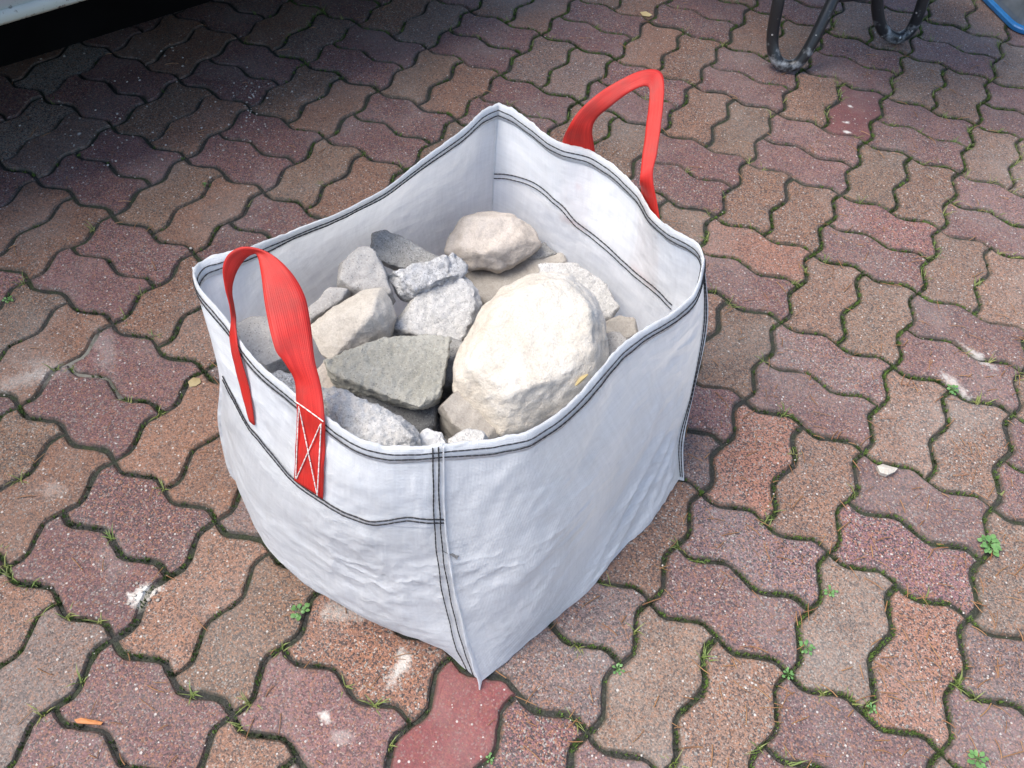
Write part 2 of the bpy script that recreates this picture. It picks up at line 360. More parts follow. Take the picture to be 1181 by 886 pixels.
def paver_geo(seed):
    o, c, i2 = paver_outline(seed); n = len(o); vs = []; ed = []
    for ring, z, e in ((o, -.05, 1), (o, -.0055, 1.0), (c, -.0006, .55), (i2, 0, 0)):
        for p in ring: vs.append(V3((p.x, p.y, z + (.0006 * noise.noise(p * 50 + V3((seed, 0, 0))) if z > -.04 else 0)))); ed.append(e)
    fs = []
    for r in range(3):
        for k in range(n):
            fs.append((r * n + (k + 1) % n, r * n + k, (r + 1) * n + k, (r + 1) * n + (k + 1) % n)[::-1])
    fs.append(tuple(range(3 * n, 4 * n))[::-1])
    return vs, fs, ed
PG = [paver_geo(s) for s in range(5)]
PM = []
for vs, fs, ed in PG:
    me = bpy.data.meshes.new('paver'); me.from_pydata([tuple(v) for v in vs], [], fs); me.update()
    a = me.attributes.new('edge', 'FLOAT', 'POINT'); a.data.foreach_set('value', ed)
    me.materials.append(M['paver']); PM.append(me)
    for p in me.polygons: p.use_smooth = len(p.vertices) == 4 and False
OVER = {}                        # special blocks, picked by a point in the photograph
def paver_at(px, py):
    q = pix(px, py); i = math.floor(q.x / S); j = math.floor(-q.y / S); fi = q.x / S - i; fj = -q.y / S - j
    k = (fj > .5) if (i + j) % 2 == 0 else (fi > .5)
    return (i, j, int(k))
for px, py, c in [(520, 820, (.225, .066, .066, .30)), (984, 129, (.19, .078, .078, .35)), (870, 280, (.29, .155, .115, .75)), (880, 540, (.34, .17, .12, 1)), (1020, 245, (.24, .125, .118, .9)), (1055, 745, (.30, .165, .12, 1)), (78, 84, (.30, .28, .24, 1)), (55, 132, (.27, .23, .19, 1)),
                  (1000, 590, (.22, .12, .125, 1)), (640, 830, (.185, .095, .095, 1)), (400, 780, (.245, .13, .09, 1)), (860, 650, (.21, .135, .135, 1))]:
    OVER[paver_at(px, py)] = (c[0] * .84, c[1] * .82, c[2] * .82, c[3])
def tint(i, j, k):
    if (i, j, k) in OVER: return OVER[(i, j, k)]
    r = random.Random(i * 7919 + j * 104729 + k * 13 + 5)
    x = i * S; gr = min(max((x + .55) / .75, 0), 1) * .55         # the blocks on the right are weathered greyer
    if (i + j) % 2 == 0: c = V3((.178, .093, .091))
    else: c = V3((.236, .132, .090))
    if (i + j) % 2 and r.random() < .35: c = c.lerp(V3((.20, .135, .095)), .8)
    if r.random() < .12: c = c.lerp(V3((.19, .145, .13)), .7)
    c = c.lerp(V3((.190, .150, .122)) if (i + j) % 2 else V3((.170, .116, .108)), gr * (.6 + .6 * r.random()))
    c = c * (.78 + .26 * r.random())
    return (c.x, c.y, c.z, .66 + .25 * r.random())
cells = []
for i in range(-19, 15):
    for j in range(-21, 14):
        for k in (0, 1):
            if (i + j) % 2 == 0: cx, cy, rz = (i + .5) * S, -(j + .25 + .5 * k) * S, 0
            else: cx, cy, rz = (i + .25 + .5 * k) * S, -(j + .5) * S, pi / 2
            q = V3((cx, cy, 0)) - CAM; dep = q.dot(FWD); score = -1
            if dep > .3:
                x, y = proj(V3((cx, cy, 0)))
                if -90 < x < 1271 and -60 < y < 960: score = 1 / dep
            cells.append((score, i, j, k, cx, cy, rz))
near = sorted([c for c in cells if c[0] > 0], reverse=True)[:300]
nearset = {(c[1], c[2], c[3]) for c in near}
for s_, i, j, k, cx, cy, rz in near:
    r = random.Random(i * 31 + j * 977 + k)
    o = bpy.data.objects.new('paver', PM[(i * 3 + j * 5 + k) % 5]); COL.objects.link(o); o.parent = PAVE
    o.location = (cx + r.uniform(-.0012, .0012), cy + r.uniform(-.0012, .0012), r.uniform(-.0018, .0018))
    o.rotation_euler = (r.uniform(-.009, .009), r.uniform(-.009, .009), rz + (pi if r.random() < .5 else 0) + r.uniform(-.008, .008))
    o.color = tint(i, j, k)
def far_pavers():
    vs, fs, ed, tn = [], [], [], []
    for s_, i, j, k, cx, cy, rz in cells:
        if (i, j, k) in nearset: continue
        gv, gf, ge = PG[(i * 3 + j * 5 + k) % 5]; b = len(vs); ca, sa = cos(rz), sin(rz); dz = random.uniform(-.0018, .0018)
        vs += [(cx + v.x * ca - v.y * sa, cy + v.x * sa + v.y * ca, v.z + dz) for v in gv]
        fs += [tuple(b + q for q in f) for f in gf]; ed += ge; t = tint(i, j, k); tn += list(t) * len(gv)
    o = mesh_obj('paver_field', vs, fs, M['paver_far'], PAVE); me = o.data
    me.attributes.new('edge', 'FLOAT', 'POINT').data.foreach_set('value', ed)
    me.attributes.new('tint', 'FLOAT_COLOR', 'POINT').data.foreach_set('color', tn)
    tag(o, kind='stuff')
far_pavers()

# ------------------------------------------------------------------ the bag (four woven panels, control nets row by row from the ground up)
def P(px, py, z): return pix(px, py, z)
W_ = lambda x, y, z: V3((x, y, z))
colF = [W_(-.168, -.912, .002), P(541, 742, .075), P(524, 675, .18), P(514, 600, .29), P(512, 514, .41)]
colR = [P(783, 553, .002), P(781, 508, .095), P(797, 450, .195), P(810, 372, .31), P(810, 298, .43)]
colB = [W_(-.490, -.315, .002), W_(-.505, -.29, .11), W_(-.52, -.27, .22), W_(-.528, -.255, .33), P(573, 121, .44)]
colL = [W_(-.605, -.785, .002), P(277, 556, .10), P(255, 492, .212), P(255, 428, .325), P(224, 309, .43)]
FL_in = [  # interior columns u = .25 .5 .75 from F to L
    [W_(-.275, -.893, .002), P(458, 727, .06), P(447, 668, .17), P(440, 600, .29), P(430, 517, .405)],
    [W_(-.385, -.868, .002), P(384, 692, .055), P(366, 636, .17), P(360, 566, .30), P(350, 477, .41)],
    [W_(-.500, -.832, .002), P(320, 642, .06), P(295, 582, .175), P(297, 497, .31), P(284, 412, .42)]]
FR_in = [
    [P(628, 724, .002), P(619, 700, .085), P(620, 640, .20), P(610, 570, .31), P(610, 492, .408)],
    [P(694, 660, .002), P(692, 618, .09), P(702, 560, .20), P(690, 505, .31), P(682, 440, .41)],
    [P(745, 602, .002), P(748, 548, .10), P(760, 490, .21), P(752, 430, .32), P(748, 373, .42)]]
RB_in = [
    [W_(-.15, -.415, .002), W_(-.17, -.385, .11), W_(-.18, -.365, .21), W_(-.185, -.35, .32), P(752, 250, .432)],
    [W_(-.265, -.38, .002), W_(-.28, -.345, .11), W_(-.29, -.325, .22), W_(-.30, -.315, .33), P(692, 199, .435)],
    [W_(-.38, -.345, .002), W_(-.39, -.315, .11), W_(-.40, -.295, .22), W_(-.405, -.28, .33), P(630, 154, .438)]]
BL_in = [
    [W_(-.52, -.43, .002), W_(-.565, -.40, .11), W_(-.59, -.39, .22), W_(-.595, -.385, .33), P(502, 164, .437)],
    [W_(-.55, -.55, .002), W_(-.615, -.53, .11), W_(-.64, -.52, .22), W_(-.645, -.52, .33), P(420, 219, .433)],
    [W_(-.58, -.67, .002), W_(-.645, -.665, .11), W_(-.668, -.66, .22), W_(-.672, -.66, .33), P(325, 270, .43)]]
NETS = {'FL': [colF] + FL_in + [colL], 'FR': [colF] + FR_in + [colR], 'RB': [colR] + RB_in + [colB], 'BL': [colB] + BL_in + [colL]}
OUTSIGN = {'FL': 1, 'FR': -1, 'RB': -1, 'BL': -1}
LOOP = [colF] + FR_in + [colR] + RB_in + [colB] + BL_in + [colL] + FL_in[::-1]
def base_pt(pn, u, v):           # creased corners low down, rounding off towards the mouth
    a = cr([cr(c, v) for c in NETS[pn]], u)
    w = min(max((v - .5) / .45, 0), 1); w = w * w * (3 - 2 * w) * .9
    if w <= 0: return a
    x = {'FR': 0, 'RB': 4, 'BL': 8, 'FL': 12}[pn] + 4 * ((1 - u) if pn == 'FL' else u)
    i = min(int(x), 15); f = x - i; p0, p1, p2, p3 = (cr(LOOP[(i + k) % 16], v) for k in (-1, 0, 1, 2))
    b = 0.5 * ((2 * p1) + (p2 - p0) * f + (2 * p0 - 5 * p1 + 4 * p2 - p3) * f * f + (3 * p1 - p0 - 3 * p2 + p3) * f ** 3)
    return a.lerp(b, w)
RIMPX = {'FR': [(512, 513), (560, 509), (608, 499), (645, 477), (669, 455), (689, 431), (713, 401), (740, 381), (770, 365), (789, 351), (801, 340), (807, 322), (811, 298)],
         'RB': [(811, 298), (807, 284), (795, 275), (772, 264), (749, 244), (736, 219), (708, 192), (680, 174), (645, 166), (630, 157), (613, 142), (592, 127), (575, 120)],
         'BL': [(575, 120), (556, 128), (539, 147), (515, 164), (488, 184), (447, 218), (390, 248), (351, 262), (305, 280), (268, 291), (242, 297), (229, 304), (223, 315)],
         'FL': [(512, 513), (487, 516), (447, 516), (420, 510), (400, 499), (376, 481), (347, 460), (328, 445), (305, 427), (281, 403), (267, 376), (250, 355), (234, 338), (226, 326), (223, 315)]}
smooth_pt = base_pt
RIMD = {}
for pn, L in RIMPX.items():      # the mouth sags and waves: offsets of the rim from the smooth net
    L = [V3((x, y, 0)) for x, y in L]; acc = [0.0]
    for a, b in zip(L, L[1:]): acc.append(acc[-1] + (b - a).length)
    dense = [smooth_pt(pn, i / 200, 1) for i in range(201)]; da = [0.0]
    for a, b in zip(dense, dense[1:]): da.append(da[-1] + (b - a).length)
    out = []
    for i in range(41):
        t = i / 40; f = da[int(t * 200)] / da[-1] * acc[-1]; k = max(q for q in range(len(L) - 1) if acc[q] <= f + 1e-9); p = L[k].lerp(L[k + 1], min((f - acc[k]) / (acc[k + 1] - acc[k]), 1)); b = smooth_pt(pn, t, 1)
        out.append(pix(p.x, p.y, b.z) - b)
    out = [out[0]] + [(out[i - 1] + out[i] * 2 + out[i + 1]) / 4 for i in range(1, 40)] + [out[40]]
    RIMD[pn] = out
for a, b in ((('FR', 40), ('RB', 0)), (('RB', 40), ('BL', 0)), (('BL', 40), ('FL', 40)), (('FL', 0), ('FR', 0))):
    mm = (RIMD[a[0]][a[1]] + RIMD[b[0]][b[1]]) / 2; RIMD[a[0]][a[1]] = mm; RIMD[b[0]][b[1]] = mm
def base_pt(pn, u, v):
    p = smooth_pt(pn, u, v)
    if v <= .55: return p
    w = (v - .55) / .45; w = w * w * (3 - 2 * w)
    return p + cr(RIMD[pn], u) * w
def base_n(pn, u, v):
    e = .01; a, b = max(u - e, 0), min(u + e, 1); c, d = max(v - e, 0), min(v + e, 1)
    n = (base_pt(pn, b, v) - base_pt(pn, a, v)).cross(base_pt(pn, u, d) - base_pt(pn, u, c)).normalized()
    return n
for pn in NETS:                  # outward normals
    ctr = V3((-.36, -.6, .2)); OUTSIGN[pn] = 1 if base_n(pn, .5, .5).dot(base_pt(pn, .5, .5) - ctr) > 0 else -1
def outn(pn, u, v): return base_n(pn, u, v) * OUTSIGN[pn]
def wrinkle(pn, u, v):
    fu = min(u, 1 - u); w = min(fu / .10, 1.0); w = w * w * (3 - 2 * w)
    ft = min((1 - v) / .10, 1) * .75 + .25; x, y = u * .47, v * .46
    d = 0.0
    if pn == 'FR':               # long diagonal folds rising to the right, pinched near the foot
        s = x * .72 + y * .69; t = -x * .69 + y * .72
        d += .0100 * (.62 - abs(noise.noise(V3((s * 3.0, t * 15, 1.3)))) * 2) * (.35 + .65 * min(max((.62 - v) / .4, 0), 1)) * (.4 + u)
        d += .0032 * noise.noise(V3((s * 6, t * 24, 4.1)))
        d += .0017 * (1 - abs(noise.noise(V3((s * 16 + 3, t * 46, 7.7)))) * 2) * (.3 + .9 * u) + .0012 * (1 - abs(noise.noise(V3((x * 38, y * 44, 2.7)))) * 2) * u
    elif pn == 'FL':
        d += .0050 * noise.noise(V3((x * 5, y * 15, 9.2))) + .0022 * (1 - abs(noise.noise(V3((x * 9, y * 40, 2.2)))) * 2) * (1.2 - v)
        d += .0026 * noise.noise(V3((x * 14, y * 22 - x * 10, 3.3)))
    else:
        d += .0050 * noise.noise(V3((x * 6, y * 5, 5.2 + len(pn)))) + .0014 * noise.noise(V3((x * 17 + y * 9, y * 14, 8.2)))
        d += .0006 * (1 - abs(noise.noise(V3((x * 25, y * 18 + x * 20, 3.2)))) * 2)
    d += .0010 * noise.noise(V3((x * 60, y * 60, 6.1)))
    return d * w * ft
def surf(pn, u, v, off=0.0):
    n = outn(pn, u, v)
    return base_pt(pn, u, v) + n * (wrinkle(pn, u, v) + off)
BAG = empty('rubble_bag', (-.36, -.6, 0))
tag(BAG, 'open white woven builders bag with two red handles holding broken stone', 'bag')
PANLEN = {'FL': .46, 'FR': .475, 'RB': .47, 'BL': .53}
NU, NV = 110, 100
GRID = {}
def panel(pn, name='side_panel', v0=0.0, off=0.0, nv=NV, v1=1.0):
    vs, uv = [], []
    for i in range(NU):
        for j in range(nv):
            u, v = i / (NU - 1), v0 + (v1 - v0) * j / (nv - 1)
            vs.append(surf(pn, u, v, off)); uv.append((u * PANLEN[pn] + len(pn) + ord(pn[0]) * .1, v * .46))
    if v0 == 0: GRID[pn] = [(i / (NU - 1), j / (nv - 1), proj(vs[i * nv + j])) for i in range(NU) for j in range(nv)]
    fs = grid_faces(NU, nv)
    if OUTSIGN[pn] < 0: fs = [f[::-1] for f in fs]
    return keep(mesh_obj(name, vs, fs, M['fabric' if pn in ('FL', 'FR') else 'fabric_smooth'], None, True, uv), BAG)
for pn in ('FL', 'FR', 'RB', 'BL'): panel(pn)
def uv_at(pn, px, py):           # surface parameters of a panel under a photo point
    u, v, _ = min(GRID[pn], key=lambda g: (g[2][0] - px) ** 2 + (g[2][1] - py) ** 2); st = .006
    for it in range(14):
        best = None
        for du in (-st, 0, st):
            for dv in (-st, 0, st):
                uu, vv = min(max(u + du, 0), 1), min(max(v + dv, 0), 1); q = proj(surf(pn, uu, vv)); e = (q[0] - px) ** 2 + (q[1] - py) ** 2
                if best is None or e < best[0]: best = (e, uu, vv)
        if (best[1], best[2]) == (u, v): st *= .5
        u, v = best[1], best[2]
    return V3((u, v, 0))
# base panel
loop = []
for pn, rev in (('FR', 0), ('RB', 0), ('BL', 0), ('FL', 1)):
    for i in range(24): loop.append(base_pt(pn, (1 - i / 24) if rev else i / 24, 0) + V3((0, 0, .0015)))
c0 = sum(loop, V3()) / len(loop)
keep(mesh_obj('base_panel', loop + [c0], [(i, (i + 1) % len(loop), len(loop)) for i in range(len(loop))], M['fabric'], None, True, [(p.x, p.y) for p in loop + [c0]]), BAG)
# the folded hem round the mouth
rim = []
for pn, rev in (('FR', 0), ('RB', 0), ('BL', 0), ('FL', 1)):
    for i in range(150):
        u = (1 - i / 150) if rev else i / 150
        dn = (surf(pn, u, .93) - surf(pn, u, 1)).normalized(); rim.append([surf(pn, u, 1), outn(pn, u, .985), dn])
NR = len(rim)
for it in range(5):
    rim = [[p, (rim[i - 1][1] + rim[i][1] * 2 + rim[(i + 1) % NR][1]).normalized(), (rim[i - 1][2] + rim[i][2] * 2 + rim[(i + 1) % NR][2]).normalized()] for i, (p, n, d) in enumerate(rim)]
arc = [0.0]
for i in range(1, NR): arc.append(arc[-1] + (rim[i][0] - rim[i - 1][0]).length)
HEMSEC = [(.0014, .024), (.0021, .012), (.0016, .002), (.0006, -.0018), (-.0006, -.0018), (-.0016, .002), (-.0021, .012), (-.0012, .024)]
def hem():
    vs, uv = [], []
    for i, (p, n, d) in enumerate(rim):
        sc = .0020 * noise.noise(V3((arc[i] * 60, 0, 0))) + .0016 * noise.noise(V3((arc[i] * 140, 3, 0)))
        pk = 1 + .35 * noise.noise(V3((arc[i] * 40, 9, 0)))
        for k, (a, b) in enumerate(HEMSEC): vs.append(p + n * (a * pk) + d * (b + (sc if b < .01 else 0) + (.0016 * noise.noise(V3((arc[i] * 30, 5, 0))) if b > .02 else 0))); uv.append((arc[i], .6 + k * .008))
    K = len(HEMSEC); fs = [(i * K + k, i * K + (k + 1) % K, ((i + 1) % NR) * K + (k + 1) % K, ((i + 1) % NR) * K + k) for i in range(NR) for k in range(K)]
    keep(mesh_obj('hem', vs, fs, M['fabric'], None, True, uv), BAG)
hem()
def stitch_geo(path, r=.0009, stitch=.0080, gap=.0002, vs=None, fs=None, seg=5):
    if vs is None: vs, fs = [], []
    L = [0.0]
    for a, b in zip(path, path[1:]): L.append(L[-1] + (b - a).length)
    def at(s):
        import bisect
        i = min(max(bisect.bisect_right(L, s) - 1, 0), len(path) - 2); t = (s - L[i]) / max(L[i + 1] - L[i], 1e-9); return path[i].lerp(path[i + 1], min(max(t, 0), 1))
    s = 0.0
    while s < L[-1] - .002:
        e = min(s + stitch, L[-1])
        tube_geo([at(s + (e - s) * t) for t in (0, .2, .5, .8, 1)], [r * .8, r, r * 1.1, r, r * .8], seg, vs, fs); s = e + gap
    return vs, fs
for dpt in (.0095, .0180):
    vs, fs = [], []
    for sgn in (1, -1):
        path = [p + n * (sgn * .0028) + d * (dpt + .0026 * noise.noise(V3((arc[i] * 13, dpt * 100, sgn))) + .0009 * noise.noise(V3((arc[i] * 60, dpt * 100, sgn)))) for i, (p, n, d) in enumerate(rim)]
        stitch_geo(path + [path[0]], .00085, vs=vs, fs=fs)
    keep(mesh_obj('hem_stitching', vs, fs, M['thread'], None, True), BAG)
def px_path(pn, pts, off, n=70):
    uv = [uv_at(pn, x, y) for x, y in pts]
    out = []
    for i in range(n + 1):
        q = cr(uv, i / n); out.append(surf(pn, min(max(q.x, 0), 1), min(max(q.y, 0), 1), off))
    return out
# reinforcing band under the hem of the two handle panels, with its double stitching
panel('FL', 'top_band', .735, .0016, 26, .948); panel('RB', 'top_band', .735, .0016, 26, .948)
vs, fs = [], []
FLB = [(259, 433), (282, 478), (300, 503), (335, 546), (372, 574), (405, 592), (432, 600), (470, 595), (522, 597)]
stitch_geo(px_path('FL', FLB, .0030), .0010, vs=vs, fs=fs)
stitch_geo(px_path('FL', [(x, y + 4) for x, y in FLB], .0030), .0009, vs=vs, fs=fs)
keep(mesh_obj('band_stitching', vs, fs, M['thread'], None, True), BAG)
vs, fs = [], []
RBB = [(561, 200), (590, 202), (622, 214), (648, 236), (668, 258), (700, 283), (728, 309), (756, 332), (776, 352)]
stitch_geo(px_path('RB', RBB, -.0016), .0010, vs=vs, fs=fs)
stitch_geo(px_path('RB', [(x - 1, y + 5) for x, y in RBB], -.0016), .0009, vs=vs, fs=fs)
keep(mesh_obj('band_stitching', vs, fs, M['thread'], None, True), BAG)
# upright seam on the front corner
for uu in (.022, .046):
    pth = [surf('FL', uu + .004 * noise.noise(V3((i * .12, uu * 90, 0))), 1 - i / 90 * .985, .0032) for i in range(91)]
    vs, fs = stitch_geo(pth, .0009); keep(mesh_obj('seam_stitching', vs, fs, M['thread'], None, True), BAG)
def fin(colpts, dirs, widths, name, ph, thr=None):
    vs, uv = [], []; n = 60; K = 4
    for i in range(n + 1):
        v = i / n; p = cr(colpts, v); d = dirs(v); w = cr([V3((x, 0, 0)) for x in widths], v).x; t = d.cross(V3((0, 0, 1))).normalized()
        wob = t * (.004 * noise.noise(V3((v * 9 + ph, 0, 0)))) * min(w / .008, 1)
        q = p + d * w + wob
        for a, s in ((p - d * .002, 1), (q, 1), (q, -1), (p - d * .002, -1)): vs.append(a + t * (.0009 * s)); 
        for k in range(4): uv.append((k * .01, v * .46))
    fs = [(i * K + k, i * K + (k + 1) % K, (i + 1) * K + (k + 1) % K, (i + 1) * K + k) for i in range(n) for k in range(K)] + [(3, 2, 1, 0), tuple(n * K + k for k in range(4))]
    f = keep(mesh_obj(name, vs, fs, M['fabric'], None, False, uv), BAG)
    if thr:
        a, b = [], []
        for fr in (.35, .7):
            path = []
            for i in range(61):
                v = thr[0] + (thr[1] - thr[0]) * i / 60; p = cr(colpts, v); d = dirs(v); w = cr([V3((x, 0, 0)) for x in widths], v).x; t = d.cross(V3((0, 0, 1))).normalized()
                path.append(p + d * (w * fr) + t * (.004 * noise.noise(V3((v * 9 + ph, 0, 0))) * fr * min(w / .008, 1)) + t * (.0022 if ph < 5 else -.0022))
            stitch_geo(path, .0009, vs=a, fs=b)
        keep(mesh_obj('seam_stitching', a, b, M['thread'], None, True), BAG)
dF = V3((.42, -.9, 0)).normalized(); dR = V3((.86, .18, 0)).normalized()
fin(colF, lambda v: V3((.30, -.95, -.12)).normalized(), [.012, .007, .004, .004, .003], 'corner_seam', 1.0)
fin(colR, lambda v: V3((.93, .30, 0)).normalized(), [.009, .011, .005, .008, .003], 'corner_seam', 3.0, (.03, .95))
fin(colB, lambda v: V3((-.3, .95, 0)).normalized(), [.014, .012, .010, .010, .004], 'corner_seam', 7.0)
fin(colL, lambda v: V3((-.9, -.1, 0)).normalized(), [.010, .006, .004, .004, .003], 'corner_seam', 8.0)

# ---- red webbing handles: two edge curves each, lofted
def ribbon(name, ea, eb, ec=None, n=130, thick=.0024, label=None):
    K = 7; A = [cr(ea, i / n) for i in range(n + 1)]; B = [cr(eb, i / n) for i in range(n + 1)]
    bul = [cr([(c - (a + b) / 2) if c is not None else V3() for a, b, c in zip(ea, eb, ec)], i / n) if ec else V3() for i in range(n + 1)]
    ln = [0.0]
    for i in range(1, n + 1): ln.append(ln[-1] + ((A[i] + B[i]) / 2 - (A[i - 1] + B[i - 1]) / 2).length)
    vs, uv, nm = [], [], []
    for i in range(n + 1):
        t = ((A[min(i + 1, n)] + B[min(i + 1, n)]) - (A[max(i - 1, 0)] + B[max(i - 1, 0)])).normalized(); w = B[i] - A[i]; nn = t.cross(w).normalized(); nm.append(nn)
        for side in (1, -1):
            for k in range(K):
                f = k / (K - 1) if side > 0 else 1 - k / (K - 1); e = thick / 2 * (1 if 0 < k < K - 1 else .6)
                vs.append(A[i] + w * f + bul[i] * (4 * f * (1 - f)) + nn * (side * e + .0012 * noise.noise(V3((ln[i] * 40, f * 2, 1))))); uv.append((f * .05, ln[i]))
    R2 = 2 * K; fs = [(i * R2 + k, i * R2 + (k + 1) % R2, (i + 1) * R2 + (k + 1) % R2, (i + 1) * R2 + k) for i in range(n) for k in range(R2)]
    fs += [tuple(range(R2))[::-1], tuple(n * R2 + k for k in range(R2))]
    o = keep(mesh_obj(name, vs, fs, M['strap'], None, True, uv), BAG)
    return o
def on(pn, px, py, off): q = uv_at(pn, px, py); return surf(pn, q.x, q.y, off)
# near handle, from the far foot over the loop to the near foot
fa = [on('FL', 291, 484, .0042), on('FL', 281, 446, .0042), on('FL', 271, 396, .006), P(266, 362, .452), P(259, 330, .487), P(257, 309, .512), P(264, 293, .527), P(281, 285, .533), P(309, 291, .53), P(334, 312, .52), P(351, 340, .502), P(358, 372, .482), P(363, 415, .458), P(371, 450, .435), on('FL', 379, 484, .0065), on('FL', 378, 508, .005), on('FL', 377, 532, .005), on('FL', 376, 554, .005), on('FL', 375, 573, .005)]
fb = [on('FL', 297, 489, .0042), on('FL', 291, 448, .0042), on('FL', 280, 400, .006), P(272, 365, .445), P(268, 338, .475), P(271, 319, .497), P(280, 302, .512), P(290, 294, .520), P(297, 295, .522), P(302, 322, .512), P(307, 360, .494), P(317, 402, .472), P(328, 418, .458), P(339, 437, .438), on('FL', 347, 463, .0065), on('FL', 346, 487, .005), on('FL', 345, 510, .005), on('FL', 344, 532, .005), on('FL', 343, 552, .005)]
fc = [None] * 14 + [on('FL', 363, 473, .0065), on('FL', 362, 497, .005), on('FL', 361, 521, .005), on('FL', 360, 543, .005), on('FL', 359, 562, .005)]
H1 = ribbon('handle', fa, fb, fc)
tag(H1, 'near red webbing handle sewn on with white crossed thread')
# cross stitching on the near foot
def foot(s, t):                  # s across from left to right, t from hem down
    px = (347 + 31 * s) + (-3.5 * t); py = (463 + 21 * s) + (88 * t)
    q = uv_at('FL', px, py); return surf('FL', q.x, q.y, .0080)
vs, fs = [], []
for (a, b) in (((-.06, -.03), (1.05, -.03)), ((.10, 0), (.10, .95)), ((.93, .03), (.88, .95)), ((.12, .02), (.88, .98)), ((.90, .05), (.12, .95))):
    stitch_geo([foot(a[0] + (b[0] - a[0]) * i / 24, a[1] + (b[1] - a[1]) * i / 24) for i in range(25)], .0008, .009, .0003, vs, fs)
o = mesh_obj('cross_stitching', vs, fs, M['white_thread'], None, True); o.parent = H1
# far handle, sewn outside the back right panel
def onuv(pn, u, v, off): return surf(pn, u, v, off)
u1a, u1b = uv_at('RB', 646, 168), uv_at('RB', 684, 190); u2a, u2b = uv_at('RB', 736, 240), uv_at('RB', 757, 256)
ga = [onuv('RB', u1a.x, .72, .004), onuv('RB', u1a.x, .85, .004), onuv('RB', u1a.x, .985, .006), P(656, 146, .475), P(669, 127, .502), P(690, 108, .525), P(716, 92, .545), P(742, 81, .556), P(760, 82, .556), P(766, 96, .548), P(764, 130, .528), P(758, 175, .500), P(753, 205, .478), onuv('RB', u2b.x, .985, .006), onuv('RB', u2b.x, .85, .004), onuv('RB', u2b.x, .72, .004)]
gb = [onuv('RB', u1b.x, .72, .004), onuv('RB', u1b.x, .85, .004), onuv('RB', u1b.x, .985, .006), P(683, 152, .470), P(688, 137, .490), P(704, 123, .513), P(724, 108, .532), P(740, 100, .542), P(748, 101, .542), P(749, 112, .534), P(746, 140, .515), P(741, 180, .490), P(738, 208, .470), onuv('RB', u2a.x, .985, .006), onuv('RB', u2a.x, .85, .004), onuv('RB', u2a.x, .72, .004)]
H2 = ribbon('handle', ga, gb); tag(H2, 'far red webbing handle arching behind the bag')

# ------------------------------------------------------------------ rubble
def finish_stone(name, hull_pts, mat, voxel, smooth_it, n1, n2, seed, f1=16, f2=60):
    bm = bmesh.new()
    for p in hull_pts: bm.verts.new(p)
    bmesh.ops.convex_hull(bm, input=bm.verts)
    c = sum((v.co for v in bm.verts), V3()) / len(bm.verts); lo = min(v.co.z for v in bm.verts); org = V3((c.x, c.y, c.z))
    for v in bm.verts: v.co -= org
    loose = [v for v in bm.verts if not v.link_faces]; bmesh.ops.delete(bm, geom=loose, context='VERTS')
    me = bpy.data.meshes.new(name); bm.to_mesh(me); bm.free()
    tmp = bpy.data.objects.new('tmp', me); COL.objects.link(tmp)
    md = tmp.modifiers.new('r', 'REMESH'); md.mode = 'VOXEL'; md.voxel_size = voxel
    if smooth_it: ms = tmp.modifiers.new('s', 'SMOOTH'); ms.factor = .5; ms.iterations = smooth_it
    dg = bpy.context.evaluated_depsgraph_get(); ev = tmp.evaluated_get(dg); m2 = bpy.data.meshes.new_from_object(ev)
    bpy.data.objects.remove(tmp); bpy.data.meshes.remove(me)
    sv = V3((seed * 3.7, seed * 1.3, seed * 7.1))
    co = [(v.co.copy(), v.normal.copy()) for v in m2.vertices]
    for v, (p, n) in zip(m2.vertices, co):
        d = n1 * fbm(p * f1 + sv, 3) + n2 * fbm(p * f2 + sv, 3) - n1 * .6 * max(0, .5 - abs(noise.noise(p * f1 * .8 - sv)) * 4)
        v.co = p + n * d
    m2.materials.clear(); m2.materials.append(mat)
    for p in m2.polygons: p.use_smooth = True
    if name not in ('boulder', 'limestone', 'mortar_chunk'): m2.set_sharp_from_angle(angle=radians(33))
    o = bpy.data.objects.new(name, m2); COL.objects.link(o); o.location = org; m2.name = name
    return o
ci = [0]
